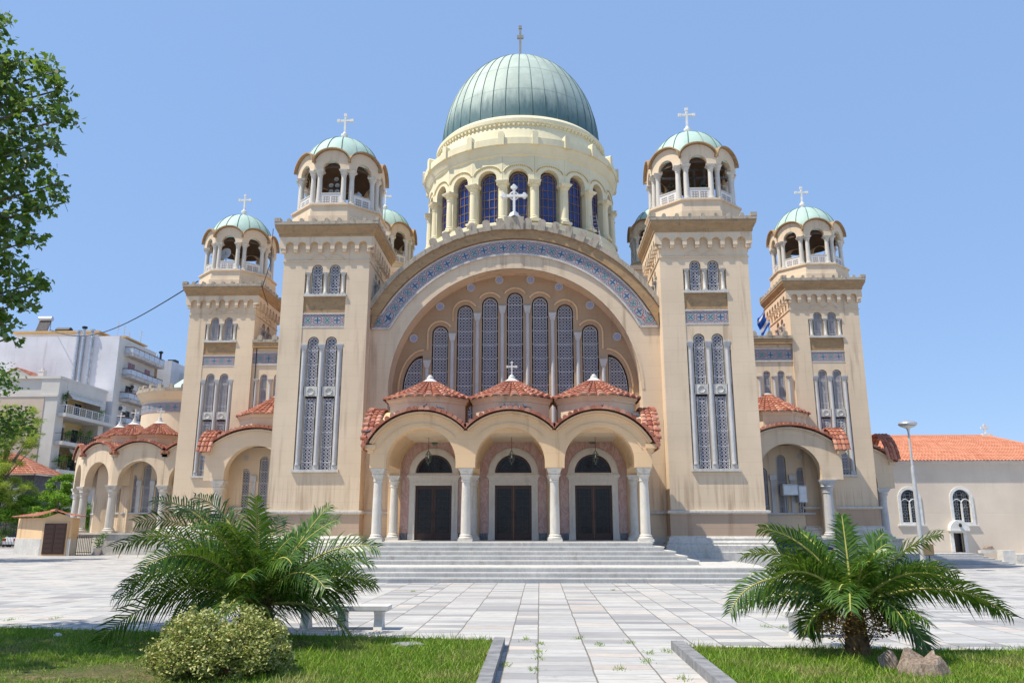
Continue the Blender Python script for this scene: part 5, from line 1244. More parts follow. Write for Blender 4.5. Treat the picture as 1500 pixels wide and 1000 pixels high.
# hanging lanterns of the portico
for x_, lb in ((-3.78, "iron and glass lantern hanging in the left arch of the portico"), (0, "iron and glass lantern hanging in the middle arch of the portico"), (3.78, "iron and glass lantern hanging in the right arch of the portico")):
    t_ = thing("hanging_lantern", lb, "lantern", (x_, -2.9, 4.74), 0, "lanterns hanging in the portico")
    m = MB(); m.tube([(0, 0, .55), (0, 0, 1.44)], .012, 5); m.build("chain", 'iron', t_)
    m = MB()
    for k in range(6):
        a = k * pi / 3; m.tube([(0, 0, -.02), (.09 * cos(a), .09 * sin(a), .05), (.13 * cos(a), .13 * sin(a), .2), (.13 * cos(a), .13 * sin(a), .38), (.04 * cos(a), .04 * sin(a), .5), (0, 0, .56)], .011, 4)
    for z in (.2, .38): m.tube([(.13 * cos(a * pi / 3), .13 * sin(a * pi / 3), z) for a in range(6)], .012, 4, 0, True)
    m.lathe([(0, -.1), (.03, -.05), (0, 0)], 8); m.build("frame", 'bronze', t_)
    m = MB(); m.lathe([(.015, .2), (.03, .26), (.02, .33), (0, .37)], 8); m.build("bulb", 'offwhite', t_)
    m = MB(); m.lathe([(.07, .19), (.07, .2), (0, .2)], 8); m.build("tray", 'bronze', t_)
# loudspeakers on the middle drum
for x_, lb in ((-.29, "grey horn loudspeaker on the left of the middle tiled drum"), (.26, "grey horn loudspeaker on the right of the middle tiled drum")):
    t_ = thing("loudspeaker", lb, "loudspeaker", (x_, -4.44, 7.0), 0, "loudspeakers on the portico drum")
    m = MB(); m.lathe([(.03, -.02), (.05, .1), (.09, .2), (.16, .26), (.165, .28), (.14, .27), (.06, .12), (0, .1)], 16); o = m.build("horn", 'lampgrey', t_, (0, 0, 0), True); o.rotation_euler = (pi / 2, 0, 0)
    m = MB(); m.lathe([(0, .12), (.035, .13), (.03, .2), (0, .23)], 10); o = m.build("core", 'iron', t_); o.rotation_euler = (pi / 2, 0, 0)
    m = MB(); m.box(-.02, .02, -.02, .06, .02, .22); m.build("bracket", 'iron', t_)
# pigeons
def pigeon(loc, rz, label):
    t_ = MB(); pts = [(-.15, 0, .06), (-.08, 0, .08), (0, 0, .10), (.06, 0, .13), (.09, 0, .18), (.11, 0, .20), (.14, 0, .19)]
    t_.tube(pts, [.012, .04, .058, .045, .026, .026, .004], 8); t_.tube([(-.26, 0, .05), (-.2, 0, .055), (-.1, 0, .08)], [.03, .028, .03], 6)
    for s in (-1, 1): t_.tube([(0, s * .02, .06), (.005, s * .02, 0)], .006, 4)
    o = t_.build("pigeon", 'pigeon', None, loc, True); o.rotation_euler = (0, 0, rz); o['label'] = label; o['category'] = "pigeon"; o['group'] = "pigeons on the portico roof"
for l_, rz, lb in (((-3.72, -5.0, 6.93), .4, "pigeon on top of the left portico arch, left of its neighbour"), ((-3.1, -5.0, 6.86), 2.8, "pigeon on the right shoulder of the left portico arch"),
                   ((-.36, -5.0, 6.9), .2, "pigeon on the middle portico arch, below the left loudspeaker"), ((-.03, -5.0, 6.94), 1.5, "pigeon at the crown of the middle portico arch"),
                   ((.66, -5.0, 6.88), 3.0, "pigeon on the middle portico arch, right of the right loudspeaker"), ((3.98, -5.0, 6.93), 2.0, "pigeon on top of the right portico arch"),
                   ((5.35, -5.0, 6.48), 2.9, "pigeon on the right slope of the right portico arch"), ((-6.15, -4.8, 5.86), .5, "pigeon low on the left end of the portico roof")):
    pigeon(l_, rz, lb)
# bells in the right front belfry, horn speakers in the left one
bz = 18.58; 
bl = [((9.76, 1.2, bz + 2.0), .8, "small bronze bell hung highest in the middle opening of the right front belfry"), ((9.38, 1.0, bz + 1.42), 1, "bronze bell at the left of the middle opening of the right front belfry"), ((10.15, 1.0, bz + 1.45), 1, "bronze bell at the right of the middle opening of the right front belfry"),
      ((8.4, 1.5, bz + 1.05), 1.15, "large bronze bell low in the left opening of the right front belfry"), ((8.95, 1.2, bz + 1.2), 1, "bronze bell right of the large one in the left belfry opening"), ((8.6, 1.6, bz + 1.75), .9, "small bronze bell hung highest in the left belfry opening"), ((11.2, 1.6, bz + 1.2), 1, "bronze bell in the right opening of the right front belfry")]
bm_ = MB(); bm_.lathe([(0, .34), (.06, .34), (.10, .28), (.12, .12), (.16, .03), (.20, 0), (.18, .0), (.1, .2), (0, .26)], 18); bmesh_ = bm_.mesh("bell", 'bronze', True)
for (x_, y_, z_), s, lb in bl:
    t_ = thing("bell", lb, "bell", (x_, y_, z_ - .25), 0, "bells in the right front belfry"); o = put("bell_body", bmesh_, t_); o.scale = (s, s, s)
    m = MB(); m.tube([(0, 0, -.04), (0, 0, .2)], [.03, .012], 6); m.build("clapper", 'iron', t_); m = MB(); m.tube([(0, 0, .34 * s), (0, 0, .5)], .02, 5); m.build("yoke", 'iron', t_)
m = MB()
for x_ in (9.2, 9.76, 10.3): m.box(x_ - .05, x_ + .05, 1.1, 1.3, bz, bz + 2.3)
m.box(8.0, 11.6, 1.15, 1.25, bz + 1.7, bz + 1.8); m.box(8.0, 11.6, 1.15, 1.25, bz + 2.2, bz + 2.3)
m.build("bell_frame", 'darkstone', t2, (-9.76, -2.25, 0))
t_ = thing("loudspeaker_array", "stack of round horn loudspeakers in the left front belfry", "loudspeaker", (-9.85, 1.1, bz))
m = MB(); m.box(-.42, .42, .1, .16, .5, 2.1); m.build("backing_panel", 'soffit', t_)
hm_ = MB(); hm_.lathe([(.0, .06), (.05, .08), (.12, .2), (.13, .22), (.1, .2), (.03, .06)], 14); hm_ = hm_.mesh("horn", 'lampgrey', True)
for i in range(7):
    o = put("horn", hm_, t_, (((i % 2) * 2 - 1) * .17 if i < 6 else 0.1, .1, .82 + (i // 2) * .36)); o.rotation_euler = (pi / 2, 0, 0)
o = MB(); o.plate([(-.2, 0), (0, -.2), (.2, 0), (0, .2)], [], -.03, .0); o = o.build("flat_antenna", 'galv', None, (-8.5, 1.0, bz + .95)); o['label'] = "square grey panel antenna in the right opening of the left front belfry"; o['category'] = "antenna"
# satellite dish in the left outer belfry
t_ = thing("satellite_dish", "white satellite dish in the left outer belfry", "satellite dish", (-20.45, 12.75, 20.4))
m = MB(); m.lathe([(0, .0), (.3, .05), (.45, .12), (.47, .13), (.45, .15), (.3, .08), (0, .03)], 24); o = m.build("reflector", 'lampgrey', t_, smooth=True); o.rotation_euler = (radians(75), 0, radians(-15))
m = MB(); m.tube([(0, -.05, 0), (.1, -.4, .1)], .015, 5); m.tube([(0, 0, 0), (0, .1, -.9)], .03, 6); m.build("arm", 'iron', t_)
# electrical boxes at the right porch window
for (x0, x1, z0, z1), lb in (((16.30, 17.22, 3.86, 4.5), "grey metal cabinet on the wall, the wider left one of two"), ((17.24, 17.75, 3.42, 4.42), "grey metal cabinet on the wall, the taller right one of two")):
    t_ = thing("utility_cabinet", lb, "cabinet", (x0, 11.4, z0), 0, "cabinets on the right flank")
    m = MB(); m.box(0, x1 - x0, 0, .6, 0, z1 - z0); m.box(-.03, x1 - x0 + .03, -.03, .6, z1 - z0 + .001, z1 - z0 + .04); m.build("case", 'lampgrey', t_)
    m = MB(); m.box(.04, x1 - x0 - .04, -.015, -.001, .04, z1 - z0 - .04); m.build("door", 'galv', t_)
    m = MB()
    for k in (.15, .3): m.tube([(k, .3, 0), (k, .3, -(z0 - 2.83))], .025, 5)
    m.build("conduit", 'lampgrey', t_)
# flag
t_ = thing("flag", "blue and white flag hanging from a pole behind the right front tower", "flag", (18.75, 20, 13.2))
m = MB(); m.tube([(0, 0, 0), (0, 0, 5.6)], .035, 6); m.build("pole", 'lampgrey', t_)
m = MB(); nu, nv = 14, 12
P_ = lambda u, v: (-.02 - u * .75 - .12 * sin(v * 5), .16 * sin(u * 9 + v * 3), 5.2 - v * 1.5 - u * 1.0 + .08 * sin(u * 7))
for i in range(nu):
    for j in range(nv):
        u0, u1, v0, v1 = i / nu, (i + 1) / nu, j / nv, (j + 1) / nv
        m.add([P_(u0, v0), P_(u1, v0), P_(u1, v1), P_(u0, v1)], [(0, 1, 2, 3)], 1 if (j // 2) % 3 == 1 else 0)
m.build("cloth", ['flagblue', 'flagwhite'], t_, smooth=True)
# drum ladder
m = MB()
for s in (-.2, .2): m.tube([(5.35 + s, 11.05, 19.9), (5.05 + s, 11.75, 22.6)], .02, 5)
for i in range(9): a = i / 8; m.tube([(5.15 - .3 * a, 11.05 + .7 * a, 20 + 2.5 * a), (5.55 - .3 * a, 11.05 + .7 * a, 20 + 2.5 * a)], .015, 4)
o = m.build("ladder", 'lampgrey'); o['label'] = "thin metal ladder leaning on the right side of the main drum"; o['category'] = "ladder"
# overhead cable
pA, pB = Vector((-22.2, 12.6, 18.45)), Vector((-68, 68, 29.3))
m = MB(); m.tube([pA.lerp(pB, i / 24) - Vector((0, 0, 2.2 * sin(pi * i / 24))) for i in range(25)], .045, 5); o = m.build("overhead_cable", 'iron'); o['label'] = "black cable running from the left outer tower to the white apartment roof"; o['category'] = "cable"
m = MB(); m.tube([(-17.3, 11.55, 17.6), (-16.9, 11.7, 19.5), (-17.0, 12.0, 22)], .025, 5); m.tube([(-17.35, 11.5, 17.8), (-17.0, 12.1, 16.5)], .025, 5); o = m.build("lightning_cable", 'iron'); o['label'] = "thin black cable down the right side of the left outer belfry"; o['category'] = "cable"
m = MB(); m.tube([(-17.62, 12.28, 14.2), (-17.6, 12.27, 11), (-17.55, 12.27, 8.5)], .03, 5); o = m.build("downpipe", 'iron'); o['label'] = "thin dark pipe down the wall right of the left outer tower"; o['category'] = "pipe"

# cars
def car(label, loc, rz, paint, L=4.1, tail=True):
    t_ = thing("parked_car", label, "car", loc, rz); W2 = .84
    prof = [(-L / 2, .35), (L / 2, .35), (L / 2 + .02, .62), (L / 2 - .12, .80), (L / 2 - .95, .92), (L / 2 - 1.55, 1.38), (-L / 2 + .95, 1.44), (-L / 2 + .3, 1.02), (-L / 2 + .05, .95), (-L / 2 - .03, .6)]
    m = MB(); n = len(prof); vs = []
    for y, k in ((-W2, 0), (-W2 + .12, 1), (W2 - .12, 1), (W2, 0)):
        vs += [(u, y * (.86 if v > 1.1 else 1), v if k or v < .9 else v - .03) for u, v in prof]
    fs = [(a * n + i, a * n + (i + 1) % n, a * n + n + (i + 1) % n, a * n + n + i) for a in range(3) for i in range(n)] + [tuple(range(n)), tuple(3 * n + i for i in range(n))]
    m.add(vs, fs); m.build("body", paint, t_)
    m = MB()
    for s in (-1, 1):
        y = s * W2 * .87 + s * .055
        m.add([(L / 2 - 1.1, y, .95), (L / 2 - 1.6, y * .98, 1.32), (-L / 2 + 1.0, y * .98, 1.36), (-L / 2 + .5, y, 1.0)], [(0, 1, 2, 3)])
    m.add([(L / 2 - .97, -.66, .96), (L / 2 - .97, .66, .96), (L / 2 - 1.5, .6, 1.37), (L / 2 - 1.5, -.6, 1.37)], [(0, 1, 2, 3)])
    m.add([(-L / 2 + .3, -.66, 1.05), (-L / 2 + .3, .66, 1.05), (-L / 2 + .88, .6, 1.42), (-L / 2 + .88, -.6, 1.42)], [(0, 1, 2, 3)])
    for q in range(len(m.v)):
        v = m.v[q]
        if q >= 8: m.v[q] = (v[0] + (.02 if q < 12 else -.03), v[1], v[2] + .02)
    m.build("window_glass", 'glass', t_)
    for sx in (-1, 1):
        for sy in (-1, 1):
            x_ = sx * (L / 2 - .75); w_ = MB(); w_.lathe([(.18, -.1), (.29, -.1), (.31, -.06), (.31, .06), (.29, .1), (.18, .1), (.18, .04), (0, .03)], 18); o = w_.build("wheel", 'tyre', t_, (x_, sy * (W2 - .09), .31)); o.rotation_euler = (-sy * pi / 2, 0, 0)
            h = MB(); h.lathe([(.18, .05), (.1, .075), (0, .08)], 14); h.build("rim", 'galv', o)
    for s in (-1, 1):
        l = MB(); l.box(-L / 2 - .045, -L / 2 + .1, s * .62 - .13, s * .62 + .13, .68, .92); l.build("tail_light", 'taillight', t_)
        l = MB(); l.box(L / 2 - .25, L / 2 - .02, s * .6 - .16, s * .6 + .16, .64, .76); l.build("headlight", 'galv', t_)
    return t_
car("dark blue car parked by the marble base behind the right palm", (14.6, 5.6, gz(14.6, 5.6)), pi, 'carblue', 4.2)
car("silver car behind the iron fence, nearest the left edge", (-54.6, 40.5, 0), D(70), 'carsilver')
car("white car behind the iron fence, beside the tiled hut", (-50.8, 42.2, 0), D(80), 'carwhite')

# iron fence and hut
t_ = thing("iron_fence", "black iron railing fence at the far left, between the edge and the tiled hut", "fence", (0, 0, 0))
m = MB()
for z in (.25, 2.15): m.box(-75, -48.3, 37.97, 38.03, z, z + .06)
for i in range(178): x_ = -75 + i * .15; m.box(x_ - .016, x_ + .016, 37.985, 38.015, .05, 2.4)
m.build("railing_panel", 'iron', t_)
for x_ in (-72, -69, -66, -63, -60, -57, -54, -51, -48.4): q = MB(); q.box(x_ - .06, x_ + .06, 37.9, 38.1, 0, 2.55); q.build("post", 'iron', t_)
q = MB(); q.box(-75, -48.3, 37.9, 38.1, -.1, .12); q.build("base", 'slab', t_)
hut = thing("tiled_hut", "small cream hut with a red tiled roof and a dark double door", "hut", (0, 0, 0))
A_, B_, C_, D_ = (-33.9, 17.5), (-31.8, 17.5), (-32.3, 19.3), (-37.6, 20.4)
m = MB(); vs = [(*p_, 1.15) for p_ in (A_, B_, C_, D_)] + [(*p_, 2.6) for p_ in (A_, B_, C_, D_)]
m.add(vs, [(0, 1, 5, 4), (1, 2, 6, 5), (2, 3, 7, 6), (3, 0, 4, 7)]); m.add([(*A_, 2.6), (*B_, 2.6), (-32.85, 17.5, 2.92)], [(0, 1, 2)]); m.build("wall", 'porch', hut)
m = MB(); k = .04; vs = [(A_[0] - k, A_[1] - k, -.1), (B_[0] + k, B_[1] - k, -.1), (C_[0], C_[1], -.1), (D_[0] - k, D_[1] - k, -.1)]; m.add(vs + [(a, b, 1.15) for a, b, _ in vs], [(0, 1, 5, 4), (1, 2, 6, 5), (2, 3, 7, 6), (3, 0, 4, 7), (4, 5, 6, 7)]); m.build("marble_skirting", 'white_marble', hut)
m = MB()
L4 = lambda a, b, c_, d_: (lambda u, v: tuple(Vector(a).lerp(Vector(b), u).lerp(Vector(c_).lerp(Vector(d_), u), v)))
m.tiles(L4((-32.85, 17.2, 3.08), (-34.9, 19.9, 3.08), (-34.2, 17.15, 2.66), (-38.0, 20.2, 2.66)), 20, 5, 5, .07, .035)
m.tiles(L4((-34.9, 19.9, 3.08), (-32.85, 17.2, 3.08), (-32.0, 19.5, 2.68), (-31.5, 17.15, 2.68)), 14, 5, 5, .07, .035)
m.tube([(-32.85, 17.15, 3.12), (-34.9, 19.9, 3.12)], .10, 8); m.build("roof", 'tile', hut)
d = MB(); d.box(-33.75, -32.0, 17.40, 17.49, 0, 2.3); d.build("door_frame", 'porch', hut)
for s in (-1, 1):
    q = MB(); x_ = -32.88 + s * .40; q.box(x_ - .385, x_ + .385, 17.34, 17.40, .1, 2.22)
    for i in range(6): q.box(x_ - .31, x_ + .31, 17.325, 17.34, .22 + i * .33, .46 + i * .33)
    q.build("door", 'darkwood', hut)
# railing, gate and plant between hut and wing
m = MB()
for i in range(9): x_ = -31.7 + i * .13; m.box(x_ - .014, x_ + .014, 18.19, 18.21, 0, 1.35)
m.box(-31.75, -30.6, 18.18, 18.22, .2, .24); m.box(-31.75, -30.6, 18.18, 18.22, 1.2, 1.24)
o = m.build("iron_gate", 'iron'); o['label'] = "low black iron gate between the tiled hut and the apsidal wing"; o['category'] = "gate"
t_ = thing("potted_plant", "scraggly potted plant by the iron gate beside the hut", "plant", (-30.2, 18.3, 0))
m = MB(); m.lathe([(.18, 0), (.28, .45), (.30, .5), (.22, .48), (0, .45)], 14); m.build("pot", 'slab', t_)
leaves("foliage", [(0, 0, .9, .4, .4, .45), (.3, 0, 1.3, .3, .3, .3)], .22, 160, MT['darkleaf'], 3, .3, .1, parent=t_)

# ================================================================== OLD CHURCH ON THE RIGHT
oc = thing("old_church", "plain pale church with an orange tiled roof at the right edge", "church", (0, 0, 0)); Y0 = 25.0
m = MB(); wins = [(30.02, 1.0), (33.98, 1.0)]
m.plate([(20, -1), (44, -1), (44, 7.05), (20, 7.05)], [arch(c_, .68, 2.32, 4.15) for c_, _ in wins] + [[(33.05, .1), (33.80, .1), (33.80, 1.52), (33.05, 1.52)]], Y0, Y0 + .4)
m.box(20, 44, Y0 + .5, Y0 + 11, -1, 7.0); m.box(19.8, 20, Y0, Y0 + 11, -1, 7.05); m.box(44, 44.2, Y0, Y0 + 11, -1, 7.05); m.build("wall", 'churchwall', oc)
m = MB(); m.box(19.7, 44.3, Y0 - .12, Y0 + .2, 6.86, 7.06); m.build("eaves_moulding", 'offwhite', oc)
for c_, _ in wins:
    f = MB(); f.plate(arch(c_, .88, 2.15, 4.15, 16), [arch(c_, .66, 2.34, 4.15, 14)], Y0 - .07, Y0 + .1); f.box(c_ - 1.08, c_ + 1.08, Y0 - .14, Y0 + .1, 2.05, 2.15)
    f.box(c_ - .05, c_ + .05, Y0 - .02, Y0 + .12, 2.34, 3.75)
    for s in (-1, 1): f.tube([(c_ + s * .33 + .33 * cos(a), Y0 + .02, 3.75 + .33 * sin(a)) for a in np.linspace(0, pi, 12)], .04, 5)
    fo = f.build("window_frame", 'offwhite', oc)
    l = MB(); l.plate(arch(c_, .68, 2.32, 4.15), [], Y0 + .22, None)
    for k in range(10): z = 2.5 + k * .24; l.box(c_ - .66, c_ + .66, Y0 + .2, Y0 + .212, z - .008, z + .008, 1)
    for k in (-.5, -.33, -.17, .17, .33, .5): l.box(c_ + k - .008, c_ + k + .008, Y0 + .205, Y0 + .216, 2.32, 4.6, 1)
    for k in range(6):
        for q in (-.33, .33): l.tube([(c_ + q + .13 * cos(a_ * pi / 6), Y0 + .2, 2.62 + k * .36 + .13 * sin(a_ * pi / 6)) for a_ in range(12)], .012, 4, 1, True)
    l.build("window", ['glass', 'lampgrey'], oc)
f = MB(); f.plate([(32.80, .1), (33.05, .1), (33.05, 1.55), (33.80, 1.55), (33.80, .1), (34.05, .1), (34.05, 1.78), (32.80, 1.78)], [], Y0 - .10, Y0 + .1)
f.plate(arc(33.42, 1.78, .72, 0, pi, 14), [], Y0 - .45, Y0 + .05); f.box(32.70, 34.14, Y0 - .48, Y0 + .05, 1.68, 1.79); f.build("door_surround", 'offwhite', oc)
f = MB(); f.box(33.05, 33.42, Y0 + .25, Y0 + .3, .05, 1.55); f.build("door", 'darkwood', oc); f = MB(); f.box(33.42, 33.8, Y0 + .30, Y0 + .34, .05, 1.55); f.build("door", 'glass', oc)
f = MB(); f.lathe([(0, 0), (.1, .05), (.12, .2), (.06, .3), (0, .32)], 8); f.build("wall_lamp", 'iron', oc, (33.42, Y0 - .55, 1.95))
m = MB()
m.tiles(L4((22.5, Y0 + 5.2, 9.5), (39.4, Y0 + 5.2, 9.5), (19.5, Y0 - .35, 7.0), (44.5, Y0 - .35, 7.0)), 92, 17, 5, .09, .035)
m.tiles(L4((39.4, Y0 + 5.2, 9.5), (39.4, Y0 + 5.2, 9.5), (44.5, Y0 - .35, 7.0), (44.5, Y0 + 11.4, 7.0)), 40, 17, 5, .07, .035)
m.tiles(L4((39.4, Y0 + 5.2, 9.5), (22.5, Y0 + 5.2, 9.5), (44.5, Y0 + 11.4, 7.0), (19.5, Y0 + 11.4, 7.0)), 60, 12, 4, .07, .035)
m.tube([(22.5, Y0 + 5.2, 9.55), (39.4, Y0 + 5.2, 9.55)], .12, 8); m.tube([(39.4, Y0 + 5.2, 9.55), (44.5, Y0 - .35, 7.07)], .12, 8); m.build("roof", 'tile_new', oc)
m = MB(); m.box(39.1, 39.9, Y0 + 5.0, Y0 + 5.4, 9.5, 9.75); cross_mb(m, 39.4, Y0 + 5.2, 9.7, .8, .5, .06); m.build("cross", 'offwhite', oc)
m = MB(); n = 7; h = (.07 + .68) / n
for i in range(n):
    z = -.68 + h * (i + 1); a = .32 * i; m.box(26.5 + a * .2, 35.3 - a * .9, 21.2 + a, Y0 - .01 * i - .02, -1.4, z - .04); m.box(26.46 + a * .2, 35.34 - a * .9, 21.17 + a, Y0 - .01 * i - .02, z - .04, z)
m.build("steps", 'grey_marble', oc)
m = MB(); m.box(34.2, 35.3, 23.5, 23.9, .07, .28); m.box(35.3, 36.2, 22.6, 23.4, -.9, .3); o = m.build("low_wall", 'bench', oc)
rock("stone", "rough brown stone on the low wall beside the old church door", (34.9, 23.7, .42), (.42, .2, .2), 12.0, 'stump')
m = MB(); m.box(36.2, 60, 22.5, Y0, -1, .02); m.build("terrace", 'white_marble', oc)

# ================================================================== APARTMENT BUILDINGS ON THE LEFT
def window_panel(parent, x, y, w, h, z, mat='glass', frame='offwhite', open_=None):
    f = MB(); f.box(x - .05, x + .03, y - w / 2, y + w / 2, z, z + h); f.build("window", frame, parent)
    g = MB(); n = 2
    for i in range(n): a = y - w / 2 + .06 + i * (w - .06) / n; g.box(x + .03, x + .045, a, a + (w - .06) / n - .06, z + .06, z + h - .06)
    g.build("window_pane" if mat == 'glass' else "shutter", mat, parent)
def potplant(loc, r, label, seed, h=.9):
    t_ = thing("potted_plant", label, "plant", loc, 0, "plants on the cream building's balconies")
    m = MB(); m.lathe([(.14, 0), (.2, .3), (.21, .34), (.15, .32), (0, .3)], 10); m.build("pot", 'slab', t_)
    leaves("foliage", [(0, 0, .3 + h * .5, r, r, h * .5), (r * .4, .1, .3 + h * .8, r * .7, r * .7, h * .3)], .2, 260, MT['darkleaf' if seed % 2 else 'treeleaf'], seed, .4, .1, parent=t_)
# cream building
cb = thing("apartment_building", "cream apartment building with three plant filled balconies above the iron fence", "building", (0, 0, 0))
xF, y0, y1, zt = -56.2, 53.0, 63.6, 19.4
m = MB(); m.box(-85, xF - 2.2, y0 + .2, y1, -.5, zt); m.box(xF - 2.2, xF, y0, y0 + 1.6, -.5, zt); m.box(xF - 2.2, xF, y1 - 1.2, y1, -.5, zt); m.box(xF - 2.2, xF, y0 + 1.6, y1 - 1.2, -.5, 8.0); m.box(xF - 2.2, xF + .05, y0 + 1.6, y1 - 1.2, 17.9, zt)
m.box(-85, xF + .1, y0 - .1, y1 + .1, zt, zt + .3); m.build("wall", 'creamwall', cb)
m = MB(); m.box(-85, xF - 1.6, y0 - .06, y0 + .19, 0, 17.2); m.build("gable_panel", 'peachwall', cb)
m = MB(); m.box(-85, xF, y0 - .12, y0, 17.2, 17.45); m.build("string_course", 'creamwall', cb)
m = MB(); m.box(xF - 2.25, xF - 2.15, y0 + 1.6, y1 - 1.2, 8.0, 17.9); m.build("inner_wall", 'yellowwall', cb)
for i, z in enumerate((14.95, 11.6, 8.27)):
    s = MB(); s.box(xF - 2.2, xF + 1.05, y0 + .3, y1 - .3 + (1.0 if i == 0 else 0), z - .05, z + .38); s.build("balcony", 'creamwall', cb)
    r = MB(); r.box(xF + .95, xF + 1.0, y0 + .35, y1 - .35, z + 1.32, z + 1.38)
    for k in range(4): r.box(xF + .96, xF + .985, y0 + .35, y1 - .35, z + .55 + k * .2, z + .575 + k * .2)
    for k in range(22): yy = y0 + .4 + k * (y1 - y0 - .8) / 21; w_ = .14 if (k % 3 == 0 and i == 0) else .02; r.box(xF + .95, xF + .99, yy - w_ / 2, yy + w_ / 2, z + .38, z + 1.32)
    r.box(xF, xF + .95, y0 + .38, y0 + .41, z + 1.3, z + 1.36); r.build("balcony_railing", 'offwhite' if i == 0 else 'iron', cb)
    window_panel(cb, xF - 2.1, y0 + 4.2, 2.4, 2.2, z + .4, 'glass'); window_panel(cb, xF - 2.1, y0 + 7.8, 1.6, 2.2, z + .4, 'glass')
    g = MB(); g.box(xF - 2.14, xF - 2.0, y0 + 2.9, y0 + 5.5, z + 2.6, z + 2.9); g.build("shutter_box", 'offwhite', cb)
a = MB(); a.add([(xF + .1, y0 + 1.7, 18.0), (xF + .1, y1 - 1.3, 18.0), (xF + .75, y1 - 1.3, 17.35), (xF + .75, y0 + 1.7, 17.35), (xF + .75, y1 - 1.3, 17.2), (xF + .75, y0 + 1.7, 17.2)], [(0, 1, 2, 3), (3, 2, 4, 5)]); a.tube([(xF + .15, y0 + 1.6, 18.05), (xF + .15, y1 - 1.2, 18.05)], .12, 6); a.build("awning", 'paleawning', cb)
a = MB(); a.add([(xF - .3, y0 + 4, 11.4), (xF - .3, y1 - 1.3, 11.4), (xF + 1.1, y1 - 1.3, 9.9), (xF + 1.1, y0 + 4, 9.9), (xF + 1.1, y1 - 1.3, 9.6), (xF + 1.1, y0 + 4, 9.6)], [(0, 1, 2, 3), (3, 2, 4, 5)]); a.tube([(xF - .2, y0 + 4, 11.2), (xF + 1.1, y0 + 4, 9.9), (xF + 1.1, y0 + 4.6, 8.7)], .05, 5, 0); a.build("awning", 'paleawning', cb)
m = MB(); m.box(-68.2, -64.4, 60, 63, zt, 21.0); m.plate([(-68.5, 20.9), (-64.1, 20.9), (-66.4, 22.1)], [], 60, 63); ph = m.build("roof_penthouse", 'creamwall', cb)
m = MB(); m.tiles(L4((-66.4, 59.7, 22.2), (-66.4, 63.2, 22.2), (-68.8, 59.7, 20.95), (-68.8, 63.2, 20.95)), 12, 6); m.tiles(L4((-66.4, 59.7, 22.2), (-66.4, 63.2, 22.2), (-64.0, 59.7, 20.9), (-64.0, 63.2, 20.9)), 12, 6); m.build("penthouse_roof", 'tile', cb)
m = MB(); m.box(-63.3, -62.6, 59.5, 60.2, zt, 21.6); m.box(-63.35, -62.55, 59.45, 60.25, 21.6, 21.75); m.tube([(-62.95, 59.85, 21.75), (-62.95, 59.85, 22.1)], .2, 8); m.build("chimney", 'creamwall', cb)
ppl = [(-55.7, 55.0, 11.98, .5, "bushy plant in the middle balcony, nearest the corner"), (-55.7, 57.3, 11.98, .65, "large bushy plant in the middle of the middle balcony"), (-55.8, 59.6, 11.98, .5, "tall upright plant in the middle balcony near its far end"), (-55.7, 61.3, 11.98, .55, "spreading plant at the far end of the middle balcony"),
       (-55.7, 54.0, 8.65, .75, "large leafy plant overhanging the lowest balcony corner"), (-55.7, 56.0, 8.65, .6, "dark plant in the lowest balcony under the awning edge"), (-55.7, 61.6, 15.33, .4, "small plant at the far end of the top balcony"), (-55.9, 53.9, 16.2, .3, "little plant at the near corner of the top balcony")]
for i, (a, b, c_, r_, lb) in enumerate(ppl): potplant((a, b, c_), r_, lb, 60 + i, 1.1 + (i % 3) * .3)
# white building
wb = thing("apartment_building", "tall white apartment building with blank gable and steel flues", "building", (0, 0, 0))
xF, y0, y1, zt = -55.6, 64.0, 74.5, 27.3
m = MB(); m.box(-95, xF, y0, y1, -.5, zt); m.box(xF - 1.6, xF + .02, y0 + .02, y0 + .9, zt, zt + .02); m.build("wall", 'whitewall', wb)
m = MB(); m.box(-72.5, -60.6, 67.5, 73, zt, 28.6); m.build("roof_penthouse", 'creamwall', wb); m = MB(); m.box(-73, -60.2, 66.9, 73.5, 28.6, 28.85); m.box(-60.2, -56.5, 67.2, 73.5, 27.95, 28.15); m.build("roof_slab", 'orangeedge', wb)
m = MB(); m.box(xF, xF + .06, y0 + .05, y1 - .05, 0, zt - .03); m.build("facade", 'creamwall', wb)
for i, z in enumerate((24.85, 21.85, 18.6, 15.2, 11.9)):
    s = MB(); s.box(xF - .2, xF + 1.35, y0 + 1.5, y1 + .2, z, z + .42); s.build("balcony", 'slab', wb)
    r = MB(); r.box(xF + 1.26, xF + 1.30, y0 + 1.55, y1 + .15, z + .5, z + 1.15); r.box(xF + .1, xF + 1.26, y0 + 1.55, y0 + 1.59, z + .5, z + 1.15); r.build("balcony_panel", 'balcglass', wb)
    r = MB(); r.box(xF + 1.24, xF + 1.33, y0 + 1.5, y1 + .2, z + 1.24, z + 1.32); r.box(xF + .06, xF + 1.24, y0 + 1.5, y0 + 1.6, z + 1.24, z + 1.32)
    for k in range(7): yy = y0 + 1.6 + k * (y1 - y0 - 1.5) / 6; r.box(xF + 1.26, xF + 1.31, yy - .02, yy + .02, z + .42, z + 1.24)
    r.build("balcony_rail", 'rail', wb)
    if i in (1, 2, 3, 4):
        window_panel(wb, xF + .1, y0 + 3.6, 2.0, 2.0, z + .45, 'mauve' if i == 1 else 'glass'); window_panel(wb, xF + .1, y0 + 8.2, 1.7, 2.0, z + .45, 'mauve' if i < 3 else 'glass')
